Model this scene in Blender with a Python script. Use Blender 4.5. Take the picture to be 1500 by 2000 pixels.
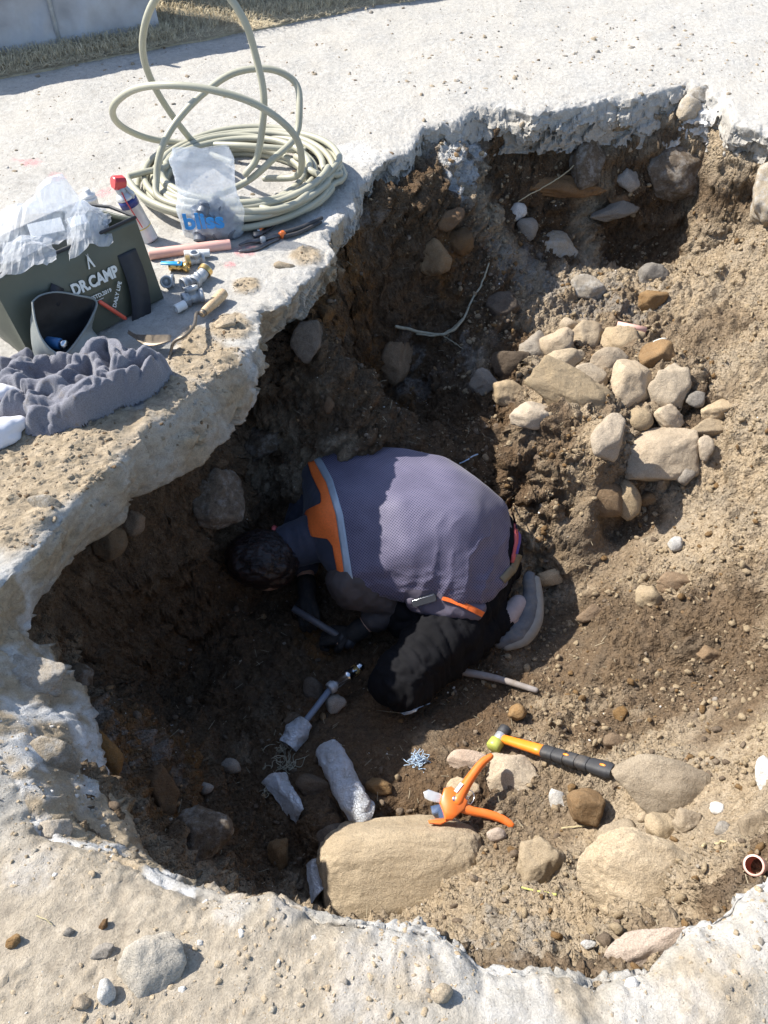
import bpy, bmesh, math, random
import numpy as np
from mathutils import Vector, Matrix
R = math.radians
random.seed(7); RNG = np.random.default_rng(7)
for o in list(bpy.data.objects): bpy.data.objects.remove(o)
scene = bpy.context.scene; col = scene.collection

# ------------------------------------------------------------------ camera
CAMZ, PITCH, HALF = 1.6, R(48), R(31)
F = 1000 / math.tan(HALF)                       # focal length in photo pixels (1500x2000)
cd = bpy.data.cameras.new("camera"); cam = bpy.data.objects.new("camera", cd); col.objects.link(cam)
cam.location = (0, 0, CAMZ); cam.rotation_euler = (math.pi/2 - PITCH, 0, 0)
cd.sensor_fit = 'VERTICAL'; cd.sensor_height = 24; cd.lens = 12 / math.tan(HALF)
cd.clip_start = 0.02; cd.clip_end = 500; scene.camera = cam
# ------------------------------------------------------------------ light
SUN_DIR = Vector((0.935, -0.355, 0)).normalized(); SUN_EL = R(45.5)
w = bpy.data.worlds.new("World"); scene.world = w; w.use_nodes = True
sky = w.node_tree.nodes.new('ShaderNodeTexSky'); sky.sky_type = 'NISHITA'; sky.sun_disc = False
sky.sun_elevation = SUN_EL; sky.sun_rotation = math.atan2(-SUN_DIR.x, -SUN_DIR.y)
bgn = w.node_tree.nodes['Background']; w.node_tree.links.new(sky.outputs[0], bgn.inputs[0]); bgn.inputs[1].default_value = 0.13
ld = bpy.data.lights.new("sun", 'SUN'); ld.energy = 5.0; ld.angle = R(0.5); ld.color = (1, 0.95, 0.865)
sun = bpy.data.objects.new("sun", ld); col.objects.link(sun)
dv = Vector((SUN_DIR.x*math.cos(SUN_EL), SUN_DIR.y*math.cos(SUN_EL), -math.sin(SUN_EL)))
sun.rotation_euler = dv.to_track_quat('-Z', 'Y').to_euler(); sun.location = (-4, 2, 4)
scene.view_settings.view_transform = 'Standard'; scene.view_settings.look = 'None'
scene.view_settings.exposure = 0.88; scene.view_settings.gamma = 1

# ------------------------------------------------------------------ picture geometry
RT = Vector((1, 0, 0)); UP = Vector((0, math.sin(PITCH), math.cos(PITCH))); FW = Vector((0, math.cos(PITCH), -math.sin(PITCH)))
CAM = Vector((0, 0, CAMZ))
def ray(px, py): return RT*((px-750)/F) + UP*((1000-py)/F) + FW
def az(px, py, z=0.0):
    d = ray(px, py); return CAM + d*((z-CAMZ)/d.z)
def ay(px, py, y):
    d = ray(px, py); return CAM + d*(y/d.y)
def mpp(p): return (Vector(p)-CAM).dot(FW)/F      # metres per photo pixel at a point

# ------------------------------------------------------------------ noise
_perm = np.random.default_rng(3).permutation(256); _perm = np.concatenate([_perm]*3)
_gr = np.random.default_rng(4).normal(size=(256, 3)); _gr /= np.linalg.norm(_gr, axis=1)[:, None]
def perlin(P):
    P = np.asarray(P, float); I = np.floor(P).astype(int); f = P-I; I &= 255
    u = f*f*f*(f*(f*6-15)+10); out = 0
    def g(dx, dy, dz):
        h = _perm[_perm[_perm[(I[:, 0]+dx) & 255]+((I[:, 1]+dy) & 255)]+((I[:, 2]+dz) & 255)]
        return (_gr[h]*(f-np.array([dx, dy, dz]))).sum(1)
    def L(a, b, t): return a+(b-a)*t
    x0 = L(L(g(0,0,0), g(1,0,0), u[:,0]), L(g(0,1,0), g(1,1,0), u[:,0]), u[:,1])
    x1 = L(L(g(0,0,1), g(1,0,1), u[:,0]), L(g(0,1,1), g(1,1,1), u[:,0]), u[:,1])
    return L(x0, x1, u[:,2])*1.6
def fbm(P, o=4, lac=2.03, gain=.5):
    s = 0; a = 1; P = np.asarray(P, float)
    for i in range(o): s = s+a*perlin(P+i*17.3); P = P*lac; a *= gain
    return s
def ridged(P, o=3):
    s = 0; a = 1; P = np.asarray(P, float)
    for i in range(o): s = s+a*(1-2*np.abs(perlin(P+i*9.1))); P = P*2.1; a *= .5
    return s
def worley(P, seed=0):
    """3D F1 distance and a random value of the nearest cell"""
    I = np.floor(P).astype(int); best = np.full(len(P), 9.0); bid = np.zeros(len(P)); rr = np.random.default_rng(50+seed)
    off = rr.random((256, 3)); val = rr.random(256)
    for dx in (-1, 0, 1):
        for dy in (-1, 0, 1):
            for dz in (-1, 0, 1):
                J = I+np.array([dx, dy, dz]); h = _perm[_perm[_perm[J[:,0] & 255]+(J[:,1] & 255)]+(J[:,2] & 255)]
                d = np.sqrt(((J+off[h]-P)**2).sum(1)); m = d < best; best[m] = d[m]; bid[m] = val[h][m]
    return best, bid
def sstep(a, b, x): t = np.clip((x-a)/(b-a), 0, 1); return t*t*(3-2*t)

# ------------------------------------------------------------------ materials
def mat(name): m = bpy.data.materials.new(name); m.use_nodes = True; return m
def nd(m, t, **k):
    n = m.node_tree.nodes.new(t)
    for a, b in k.items(): setattr(n, a, b)
    return n
def lk(m, a, b): m.node_tree.links.new(a, b)
def bsdf(m): return m.node_tree.nodes['Principled BSDF']
def c4(c): return (c[0], c[1], c[2], 1)
def noise(m, scale, detail=6, rough=.6, vec=None, dist=0):
    n = nd(m, 'ShaderNodeTexNoise'); n.inputs['Scale'].default_value = scale; n.inputs['Detail'].default_value = detail
    n.inputs['Roughness'].default_value = rough; n.inputs['Distortion'].default_value = dist
    if vec is None:
        t = nd(m, 'ShaderNodeTexCoord'); vec = t.outputs['Object']
    lk(m, vec, n.inputs['Vector']); return n.outputs['Fac']
def ramp(m, fac, stops):
    r = nd(m, 'ShaderNodeValToRGB'); e = r.color_ramp.elements
    while len(e) < len(stops): e.new(.5)
    for q, (p, c) in zip(e, stops):
        q.position = p; q.color = c4(c) if hasattr(c, '__len__') else (c, c, c, 1)
    lk(m, fac, r.inputs[0]); return r.outputs[0]
def mixc(m, fac, a, b, mode='MIX'):
    n = nd(m, 'ShaderNodeMix', data_type='RGBA', blend_type=mode)
    for s, v in ((n.inputs[0], fac), (n.inputs[6], a), (n.inputs[7], b)):
        if isinstance(v, (int, float)): s.default_value = v
        elif hasattr(v, '__len__'): s.default_value = c4(v)
        else: lk(m, v, s)
    return n.outputs[2]
def math_(m, op, a, b=0.0):
    n = nd(m, 'ShaderNodeMath', operation=op)
    for s, v in zip(n.inputs, (a, b)):
        if isinstance(v, (int, float)): s.default_value = v
        else: lk(m, v, s)
    return n.outputs[0]
def bump(m, h, strength, dist, prev=None):
    b = nd(m, 'ShaderNodeBump'); b.inputs['Strength'].default_value = strength; b.inputs['Distance'].default_value = dist
    lk(m, h, b.inputs['Height'])
    if prev is not None: lk(m, prev, b.inputs['Normal'])
    return b.outputs[0]
def simple(name, c, rough=.6, metal=0, var=.15, scale=40, bmp=.15, bscale=150, trans=0, dirt=None, dirtamt=.5, coat=0, sheen=0):
    m = mat(name); b = bsdf(m); b.inputs['Roughness'].default_value = rough; b.inputs['Metallic'].default_value = metal
    n = noise(m, scale)
    cc = mixc(m, ramp(m, n, [(.3, 0.), (.7, 1.)]), tuple(x*(1-var) for x in c), tuple(min(1, x*(1+var)) for x in c))
    if dirt is not None:
        n2 = noise(m, scale*.45, 8, .7)
        cc = mixc(m, ramp(m, n2, [(.62-dirtamt*.3, 0.), (.72, dirtamt)]), cc, dirt)
    lk(m, cc, b.inputs['Base Color'])
    if bmp: lk(m, bump(m, noise(m, bscale, 4), bmp, .002), b.inputs['Normal'])
    if trans: b.inputs['Transmission Weight'].default_value = trans
    if coat: b.inputs['Coat Weight'].default_value = coat
    if sheen: b.inputs['Sheen Weight'].default_value = sheen
    return m

# ------------------------------------------------------------------ mesh builder
class MB:
    def __init__(s): s.v = []; s.f = []; s.m = []
    def add(s, vs, fs, mi=0):
        o = len(s.v); s.v += [tuple(v) for v in vs]; s.f += [tuple(i+o for i in f) for f in fs]; s.m += [mi]*len(fs); return s
    def tube(s, pts, rad, seg=10, mi=0, cap='round', squash=None, closed=False):
        pts = [Vector(p) for p in pts]; n = len(pts)
        if not hasattr(rad, '__len__'): rad = [rad]*n
        rad = list(rad)
        if cap == 'round' and not closed:
            a, b = pts[0], pts[1]; d = (a-b).normalized(); r = rad[0]
            pre = [(a+d*r*math.sin(t), r*math.cos(t)) for t in (R(85), R(60), R(32))]
            a, b = pts[-1], pts[-2]; d = (a-b).normalized(); r = rad[-1]
            post = [(a+d*r*math.sin(t), r*math.cos(t)) for t in (R(32), R(60), R(85))]
            pts = [p for p, _ in pre]+pts+[p for p, _ in post]; rad = [q for _, q in pre]+rad+[q for _, q in post]; n = len(pts)
        T = []
        for i in range(n):
            a = pts[(i-1) % n] if (closed or i) else pts[0]; b = pts[(i+1) % n] if (closed or i < n-1) else pts[-1]
            d = b-a; T.append(d.normalized() if d.length > 1e-9 else (T[-1] if T else Vector((0, 0, 1))))
        u = T[0].orthogonal().normalized(); vs = []; fs = []
        for i in range(n):
            u = (u-T[i]*u.dot(T[i])); u = u.normalized() if u.length > 1e-6 else T[i].orthogonal().normalized()
            w_ = T[i].cross(u)
            for k in range(seg):
                a = 2*math.pi*k/seg; vs.append(pts[i]+(u*math.cos(a)+w_*math.sin(a))*rad[i])
        m = n if closed else n-1
        for i in range(m):
            for k in range(seg):
                j = (i+1) % n; fs.append((i*seg+k, i*seg+(k+1) % seg, j*seg+(k+1) % seg, j*seg+k))
        if not closed: fs.append(tuple(range(seg))[::-1]); fs.append(tuple((n-1)*seg+k for k in range(seg)))
        return s.add(vs, fs, mi)
    def lathe(s, base, axis, prof, seg=24, mi=0, ref=None):
        """prof: (distance along axis, radius)"""
        a = Vector(axis).normalized(); u = a.orthogonal().normalized() if ref is None else Vector(ref); u = (u-a*u.dot(a)).normalized(); w_ = a.cross(u); base = Vector(base)
        vs = []; fs = []; n = len(prof)
        for (h, r) in prof:
            for k in range(seg):
                t = 2*math.pi*k/seg; vs.append(base+a*h+(u*math.cos(t)+w_*math.sin(t))*max(r, 1e-5))
        for i in range(n-1):
            for k in range(seg): fs.append((i*seg+k, i*seg+(k+1) % seg, (i+1)*seg+(k+1) % seg, (i+1)*seg+k))
        return s.add(vs, fs, mi)
    def prism(s, pts, n, th, mi=0, bev=0.0):
        """flat outline pts extruded by th along n, with bevelled edges"""
        pts = [Vector(p) for p in pts]; n = Vector(n).normalized(); k = len(pts); c = sum(pts, Vector())/k
        def ins(p, b): d = c-p; return p+d.normalized()*b if d.length > b else p
        rings = [[ins(p, bev) for p in pts], [p+n*bev for p in pts], [p+n*(th-bev) for p in pts], [ins(p, bev)+n*th for p in pts]] if bev else [pts, [p+n*th for p in pts]]
        vs = [v for r_ in rings for v in r_]; fs = [tuple(range(k))[::-1], tuple((len(rings)-1)*k+i for i in range(k))]
        for r_ in range(len(rings)-1):
            for i in range(k): fs.append((r_*k+i, r_*k+(i+1) % k, (r_+1)*k+(i+1) % k, (r_+1)*k+i))
        return s.add(vs, fs, mi)
    def ell(s, c, axes, seg=16, rings=10, mi=0):
        c = Vector(c); ax = [Vector(a) for a in axes]; vs = []; fs = []
        for i in range(rings+1):
            t = math.pi*i/rings
            for k in range(seg):
                a = 2*math.pi*k/seg; vs.append(c+ax[0]*math.sin(t)*math.cos(a)+ax[1]*math.sin(t)*math.sin(a)+ax[2]*math.cos(t))
        for i in range(rings):
            for k in range(seg): fs.append((i*seg+k, i*seg+(k+1) % seg, (i+1)*seg+(k+1) % seg, (i+1)*seg+k))
        return s.add(vs, fs, mi)
    def grid(s, fn, nu, nv, mi=0, closeu=False):
        vs = [fn(i/(nu if closeu else nu-1), j/(nv-1)) for j in range(nv) for i in range(nu)]; fs = []
        for j in range(nv-1):
            for i in range(nu if closeu else nu-1): fs.append((j*nu+i, j*nu+(i+1) % nu, (j+1)*nu+(i+1) % nu, (j+1)*nu+i))
        return s.add(vs, fs, mi)
    def build(s, name, mats, parent=None, smooth=True, noise_=None):
        return link_mesh(name, np.array(s.v, float), s.f, mats, parent, smooth, s.m)
def link_mesh(name, V, faces, mats, parent=None, smooth=True, mi=None):
    if not isinstance(mats, (list, tuple)): mats = [mats]
    if parent is not None: org = world_loc(parent)
    else: lo = V.min(0); hi = V.max(0); org = Vector(((lo[0]+hi[0])/2, (lo[1]+hi[1])/2, lo[2]))
    me = bpy.data.meshes.new(name); me.from_pydata((V-np.array(org)).tolist(), [], faces)
    for m in mats: me.materials.append(m)
    if mi is not None and len(mats) > 1: me.polygons.foreach_set('material_index', np.array(mi, dtype=np.int32))
    if smooth: me.polygons.foreach_set('use_smooth', np.ones(len(me.polygons), dtype=bool))
    me.update(); o = bpy.data.objects.new(name, me); col.objects.link(o)
    if parent is not None: o.parent = parent
    else: o.location = org
    return o
_WL = {}
def world_loc(o):
    v = Vector((0, 0, 0))
    while o is not None: v += o.location; o = o.parent
    return v
def tag(o, label, cat, group=None):
    o['label'] = label; o['category'] = cat
    if group: o['group'] = group
    return o
def thing(name, label, cat, loc, group=None):
    o = bpy.data.objects.new(name, None); col.objects.link(o); o.location = loc; o.empty_display_size = .05
    return tag(o, label, cat, group)
def struct(o, kind='structure'): o['kind'] = kind; return o
def autosmooth(o, ang=40):
    me = o.data; me.polygons.foreach_set('use_smooth', np.ones(len(me.polygons), dtype=bool)); me.set_sharp_from_angle(angle=R(ang)); return o
def remeshed(name, mb, voxel, smooth, mats, parent=None, disp=None):
    """fuse overlapping shapes of mb into one continuous skin; disp(V,N)->V finishes it"""
    me = bpy.data.meshes.new('t'); me.from_pydata(mb.v, [], mb.f); o = bpy.data.objects.new('t', me); col.objects.link(o)
    r = o.modifiers.new('r', 'REMESH'); r.mode = 'VOXEL'; r.voxel_size = voxel
    if smooth: q = o.modifiers.new('s', 'SMOOTH'); q.factor = .5; q.iterations = smooth
    dg = bpy.context.evaluated_depsgraph_get(); ev = o.evaluated_get(dg); m2 = bpy.data.meshes.new_from_object(ev)
    n = len(m2.vertices); V = np.zeros(n*3); m2.vertices.foreach_get('co', V); V = V.reshape(-1, 3)
    N = np.zeros(n*3); m2.vertex_normals.foreach_get('vector', N); N = N.reshape(-1, 3)
    fs = [tuple(p.vertices) for p in m2.polygons]
    bpy.data.objects.remove(o); bpy.data.meshes.remove(me); bpy.data.meshes.remove(m2)
    if disp: V = disp(V, N)
    return link_mesh(name, V, fs, mats, parent)
def curve3(pts, n):
    """Catmull-Rom resample"""
    P = [np.array(p, float) for p in pts]; P = [2*P[0]-P[1]]+P+[2*P[-1]-P[-2]]; out = []; k = len(P)-3
    for i in range(n):
        t = i/(n-1)*k; s = min(int(t), k-1); t -= s; a, b, c, d = P[s:s+4]
        out.append(.5*((2*b)+(-a+c)*t+(2*a-5*b+4*c-d)*t*t+(-a+3*b-3*c+d)*t**3))
    return out

# ================================================================== PIT OUTLINE
CX, CY = 0.42, 1.95
# photo pixel of the slab's top edge  ->  pixel and height of its broken lower edge
RIM = [((-90,1290),(100,1262),-.24), ((-80,1370),(150,1310),-.26), ((-30,1450),(178,1385),-.28),
 ((20,1530),(205,1470),-.30), ((60,1600),(235,1560),-.30), ((150,1630),(280,1640),-.30), ((250,1665),(335,1700),-.28), ((350,1722),(385,1738),-.2),
 ((430,1745),(430,1735),-.2), ((520,1735),None,-.2), ((600,1768),None,-.2), ((650,1795),None,-.2), ((740,1797),None,-.2), ((840,1805),None,-.2),
 ((905,1845),None,-.2), ((950,1893),None,-.2), ((1050,1885),None,-.2), ((1120,1880),None,-.2), ((1180,1905),None,-.2), ((1265,1885),None,-.16),
 ((1350,1805),None,-.16), ((1430,1765),None,-.14), ((1500,1722),None,-.14), ((1590,1650),None,-.14), ((1720,1520),None,-.12),
 ((1900,1300),None,-.12), ((2050,1100),None,-.12), ((2000,900),None,-.12), ((1850,700),None,-.12), ((1700,560),None,-.14),
 ((1700,440),None,-.14), ((1640,340),None,-.16), ((1520,262),(1520,335),-.22), ((1432,236),(1440,310),-.20), ((1408,190),(1400,290),-.22), ((1340,163),(1330,305),-.26),
 ((1250,188),(1250,290),-.22), ((1180,195),(1170,288),-.21), ((1100,212),(1110,292),-.20), ((1040,222),(1050,302),-.20), ((990,207),(1000,296),-.20), ((935,208),(950,305),-.20),
 ((900,238),(905,330),-.2), ((830,248),(850,345),-.2), ((805,290),(800,366),-.18), ((750,312),(755,388),-.18), ((722,345),(725,395),-.15), ((690,378),(705,415),-.13), ((695,402),(692,440),-.13), ((672,430),(655,460),-.13),
 ((640,462),(648,505),-.15), ((652,488),(640,530),-.15), ((600,548),(600,598),-.17), ((548,592),(548,640),-.17), ((500,612),(512,652),-.16), ((508,650),(508,715),-.18), ((490,690),(492,785),-.2), ((430,728),(475,822),-.2),
 ((380,775),(444,854),-.2), ((325,820),(384,908),-.2), ((276,856),(316,952),-.2), ((235,900),(264,972),-.2), ((192,942),(238,1022),-.2), ((140,985),(140,1088),-.2), ((92,1032),(86,1148),-.2), ((40,1105),(60,1210),-.2), ((-10,1150),(56,1250),-.2)]
A = []; B = []
for t, b, zb in RIM:
    p = az(*t, 0); A.append((math.atan2(p.y-CY, p.x-CX), math.hypot(p.x-CX, p.y-CY), 0))
    if b is None: B.append((A[-1][0], A[-1][1]+.015, zb))
    else: q = az(*b, zb); B.append((math.atan2(q.y-CY, q.x-CX), math.hypot(q.x-CX, q.y-CY), zb))
A.sort(); A = np.array(A); B.sort(); B = np.array(B)
def interp(th, c, T=None):
    T = A if T is None else T
    x = np.concatenate([T[:, 0]-2*math.pi, T[:, 0], T[:, 0]+2*math.pi]); y = np.tile(T[:, c], 3); return np.interp(th, x, y)
def rim_noise(th):
    P = np.stack([np.cos(th)*1., np.sin(th)*1., th*0], 1)
    return fbm(P*9, 4)*.016+ridged(P*26+5, 2)*.005+(worley(P*15, 31)[1]-.5)*.022*(1-.8*sstep(-.45, -.75, np.sin(th)))
def r_top(th): return interp(th, 1)+rim_noise(th)
def r_bot(th):
    P = np.stack([np.cos(th)*1., np.sin(th)*1., th*0+3], 1)
    rt_ = interp(th, 1); return np.clip(interp(th, 1, B), rt_-.42, rt_+.06)+fbm(P*10, 4)*.016
# ================================================================== PAVEMENT SLAB
def gpx(px, py): p = az(px, py, 0); return np.array([p.x, p.y])
def blobs(XY, lst):
    """lst: px, py, radius_m -> soft union mask with noisy border"""
    P3 = np.stack([XY[:,0], XY[:,1], XY[:,0]*0], 1); n = fbm(P3*9, 4)*.35; o = np.zeros(len(XY))
    for px, py, r in lst:
        c = gpx(px, py); d = np.hypot(XY[:,0]-c[0], XY[:,1]-c[1])/r; o = np.maximum(o, sstep(1.15, .65, d+n))
    return o
DIRT = [(60,930,.16), (150,900,.14), (240,840,.12), (330,780,.11), (400,700,.12), (450,640,.08), (30,1020,.10), (380,660,.07), (0,900,.2), (480,560,.05), (600,500,.06), (110,850,.1), (300,740,.06),
        (120,1760,.2), (330,1800,.16), (560,1860,.16), (150,1930,.2), (420,1920,.14), (640,1960,.12), (20,1800,.16), (1400,1940,.09), (1130,1925,.05), (800,1900,.05),(40,1280,.06), (90,1310,.05)]
WHITE = [(870,300,.12), (930,250,.07), (700,300,.1), (620,420,.07), (60,1690,.05), (870,1860,.07), (920,1900,.06), (740,1830,.07), (560,1760,.04), (200,1600,.05),  (1420,1790,.09), (1490,1740,.08), (1490,1510,.08), (1350,1960,.05), (170,1020,.04), (230,940,.04), (50,1130,.06), (1000,1960,.08), (700,1960,.05), (70,1400,.05), (1370,190,.08), (480,690,.03), (350,1690,.04),(450,1770,.04),(1250,1960,.05)]
PINK = [(60,320,.035), (35,315,.02), (110,345,.03), (205,375,.04), (480,490,.045), (520,470,.03), (450,520,.02)]
NT = 2100
th = np.linspace(-math.pi, math.pi, NT, endpoint=False)
rt = r_top(th); rb = r_bot(th); zb = interp(th, 2, B)
ring_r = []; ring_z = []; ring_k = []
NU, NFc = 10, 26
for k in range(NU):       # underside, from far back to the lower edge
    s = 1-k/NU; ring_r.append(rb+.55*s**1.3); ring_z.append(zb+.01*s); ring_k.append(-1)
for k in range(NFc+1):    # broken face
    s = k/NFc; bul = math.sin(math.pi*s)*.012
    ring_r.append(rb+(rt-rb)*(s**.9)-bul); ring_z.append(zb*(1-s)**.85); ring_k.append(0)
offs = [.003, .007, .012, .018, .025]; d = .008
while offs[-1] < 1.15: offs.append(offs[-1]+.0085)
while offs[-1] < 9: d = (offs[-1]-1.15)*.055+.012; offs.append(offs[-1]+d)
while offs[-1] < 300: offs.append(offs[-1]*1.35)
for o_ in offs: ring_r.append(rt+o_); ring_z.append(np.zeros(NT)); ring_k.append(1+o_)
NR = len(ring_r); RR = np.array(ring_r); ZZ = np.array(ring_z); KK = np.repeat(np.array(ring_k)[:, None], NT, 1)
X = CX+RR*np.cos(th); Y = CY+RR*np.sin(th); P = np.stack([X.ravel(), Y.ravel(), ZZ.ravel()], 1); K = KK.ravel()
rad = np.stack([np.tile(np.cos(th), NR), np.tile(np.sin(th), NR), np.zeros(NR*NT)], 1)
top = K >= 1; od = np.where(top, K-1, 0)
dirt = blobs(P[:, :2], DIRT)*top*np.where(P[:, 1] < .95, .55, 1.0); white = blobs(P[:, :2], WHITE)*np.where(P[:, 1] < .95, .6, 1.0); pink = blobs(P[:, :2], PINK)*top*.8
# break-up of the face: chunky planes and pits
fc = (K == 0); kf = np.where(fc, 1., 0.)
w0, id0 = worley(P*np.array([5.5, 5.5, 4])+fbm(P*9, 3)[:, None]*.3, 41)
w1, id1 = worley(P*np.array([11, 11, 16])+fbm(P*14, 3)[:, None]*.35, 1); w2, id2 = worley(P*34, 2)
chunk = (id0-.5)*.055*(P[:, 1] > 1.1)*np.where(P[:, 0] < -.15, .7, 1.0)+((id1-.5)*.042+(id2-.5)*.010+fbm(P*25, 4)*.008)*np.where((P[:, 0] < -.3) & (P[:, 1] < 1.3), .45, np.where((P[:, 0] < -.15) & (P[:, 1] < 2.6), .62, 1.0))
zs = np.clip(-P[:, 2]/.08, 0, 1)
P += rad*(chunk*kf*(.10+1.0*zs))[:, None]
wt = np.where(top, 1.0, kf*(1-zs)**1.5)
P[:, 2] += kf*fbm(P*20+7, 3)*.010*zs*(1-zs)
near = np.exp(-od/.05)*wt
und = fbm(P*1.7, 3)*.012*sstep(0, .4, od)+fbm(P*7+3, 3)*.0035
rough = ridged(P*30, 2)*.0007+fbm(P*75, 3)*.0016
Pw = P+np.c_[fbm(P*22, 3), fbm(P*22+31, 3), P[:,2]*0]*.016
wd, idd = worley(Pw*52, 5); wd2, idd2 = worley(Pw*120, 6)
crumb = (np.maximum(0, .5-wd)*.020*(idd > .72)+np.maximum(0, .55-wd2)*.010*(idd2 > .4))
big, idb = worley(Pw*21, 8)
P[:, 2] += wt*(und+rough*(1+near*1)+dirt*(.006+crumb*1.25+fbm(P*16, 4)*.007+np.maximum(0,.5-big)*.03*(idb>.8))+crumb*.12*(idd > .8)
            +near*(fbm(P*22+9, 4)*.008-.006)-np.exp(-od/.010)*.010)
# a sunken crust at the near left corner of the rim, a trough in front
wch, ich = worley(P*26+fbm(P*30, 2)[:, None]*.25, 21)
nf = sstep(1.15, .85, P[:, 1])
P[:, 2] -= wt*sstep(.075, .0, od)*(ich > .5)*(ich-.3)*.014*(1-.8*nf)+wt*nf*(np.exp(-od/.05)*.030+np.exp(-od/.05)*np.abs(fbm(P*13, 3))*.02)
sandy = blobs(P[:, :2], [(0,1700,.14), (260,1750,.1), (600,1880,.25), (950,1970,.3), (300,1950,.4), (100,1800,.3), (1300,1950,.3)])*top
facew = fc*1.0
me_att = np.zeros((len(P), 4)); me_att[:, 0] = np.clip(dirt, 0, 1); me_att[:, 1] = np.clip(white*(.6+.4*kf)+near*.22*(perlin(P*6) > -.1)*(P[:, 1] > .95), 0, 1); me_att[:, 2] = pink; me_att[:, 3] = np.clip(np.maximum(sandy*.8, top*sstep(1.1, .8, P[:, 1])*.8*np.clip(.6+fbm(P*4, 3), 0, 1)), 0, 1)
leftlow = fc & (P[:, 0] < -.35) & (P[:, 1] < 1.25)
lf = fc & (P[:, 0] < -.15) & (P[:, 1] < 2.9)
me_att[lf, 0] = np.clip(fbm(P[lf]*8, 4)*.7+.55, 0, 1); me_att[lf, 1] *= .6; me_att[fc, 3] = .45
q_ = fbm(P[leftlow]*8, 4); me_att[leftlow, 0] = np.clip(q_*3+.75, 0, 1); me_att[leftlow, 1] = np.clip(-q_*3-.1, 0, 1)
idx = np.arange(NR*NT).reshape(NR, NT); a = idx[:-1]; b = idx[1:]
Fq = np.stack([a, np.roll(a, -1, 1), np.roll(b, -1, 1), b], -1).reshape(-1, 4)
def grid_mesh(name, V, Fq, m, att=None):
    me = bpy.data.meshes.new(name); me.vertices.add(len(V)); me.vertices.foreach_set('co', V.astype(np.float32).ravel())
    nf = len(Fq); k = Fq.shape[1]; me.loops.add(nf*k); me.loops.foreach_set('vertex_index', Fq.astype(np.int32).ravel())
    me.polygons.add(nf); me.polygons.foreach_set('loop_start', np.arange(0, nf*k, k, dtype=np.int32)); me.polygons.foreach_set('loop_total', np.full(nf, k, dtype=np.int32))
    me.polygons.foreach_set('use_smooth', np.ones(nf, dtype=bool)); me.update(calc_edges=True); me.validate()
    if att is not None:
        c = me.color_attributes.new('mask', 'FLOAT_COLOR', 'POINT'); c.data.foreach_set('color', att.astype(np.float32).ravel())
    me.materials.append(m); o = bpy.data.objects.new(name, me); col.objects.link(o); return o
def clodbump(m, prev, amt=1.0):
    tc_ = nd(m, 'ShaderNodeTexCoord'); nz = nd(m, 'ShaderNodeTexNoise'); nz.inputs['Scale'].default_value = 30; nz.inputs['Detail'].default_value = 4; lk(m, tc_.outputs['Object'], nz.inputs['Vector'])
    ad = nd(m, 'ShaderNodeVectorMath', operation='MULTIPLY_ADD'); lk(m, nz.outputs['Color'], ad.inputs[0]); ad.inputs[1].default_value = (.02, .02, .02); lk(m, tc_.outputs['Object'], ad.inputs[2])
    for sc_, ds in ((75, .010), (170, .0045)):
        v_ = nd(m, 'ShaderNodeTexVoronoi'); v_.inputs['Scale'].default_value = sc_; lk(m, ad.outputs[0], v_.inputs['Vector'])
        prev = bump(m, math_(m, 'SUBTRACT', 1.0, ramp(m, v_.outputs['Distance'], [(.1, 0.), (.65, 1.)])), .6*amt, ds, prev)
    return prev
def masks(m):
    """R,G,B and A of the surface masks"""
    a = nd(m, 'ShaderNodeAttribute', attribute_name='mask'); s = nd(m, 'ShaderNodeSeparateColor'); lk(m, a.outputs['Color'], s.inputs[0])
    return s.outputs[0], s.outputs[1], s.outputs[2], a.outputs['Alpha']
mP = mat('broken_concrete'); Rm, Gm, Bm, Am = masks(mP)
n1 = noise(mP, 3.5, 10, .65); n2 = noise(mP, 38, 8, .7); n3 = noise(mP, 260, 5, .7)
base = ramp(mP, n2, [(.25, (.29,.275,.25)), (.5, (.425,.41,.38)), (.75, (.53,.51,.475))])
base = mixc(mP, ramp(mP, n1, [(.40, 0.), (.62, .6)]), base, (.47,.44,.39))
base = mixc(mP, Am, base, ramp(mP, n2, [(.3, (.28,.25,.205)), (.7, (.47,.43,.365))]))
stain = ramp(mP, noise(mP, 11, 9, .75), [(.36, 1.), (.48, 0.)]); base = mixc(mP, math_(mP, 'MULTIPLY', stain, .5), base, (.34,.315,.28))
drt = ramp(mP, n2, [(.3, (.24,.19,.13)), (.55, (.39,.315,.22)), (.8, (.52,.43,.32))])
base = mixc(mP, Rm, base, drt)
wf = math_(mP, 'MULTIPLY', math_(mP, 'MULTIPLY', Gm, .8), ramp(mP, noise(mP, 23, 8, .7), [(.34, .1), (.55, 1.)])); base = mixc(mP, wf, base, (.62,.62,.62))
pf = math_(mP, 'MULTIPLY', Bm, ramp(mP, noise(mP, 60, 6, .7), [(.4, 0.), (.6, .8)])); base = mixc(mP, pf, base, (.62,.20,.22))
base = mixc(mP, 1., base, ramp(mP, n3, [(.25, .72), (.6, 1.08)]), 'MULTIPLY')
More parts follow.
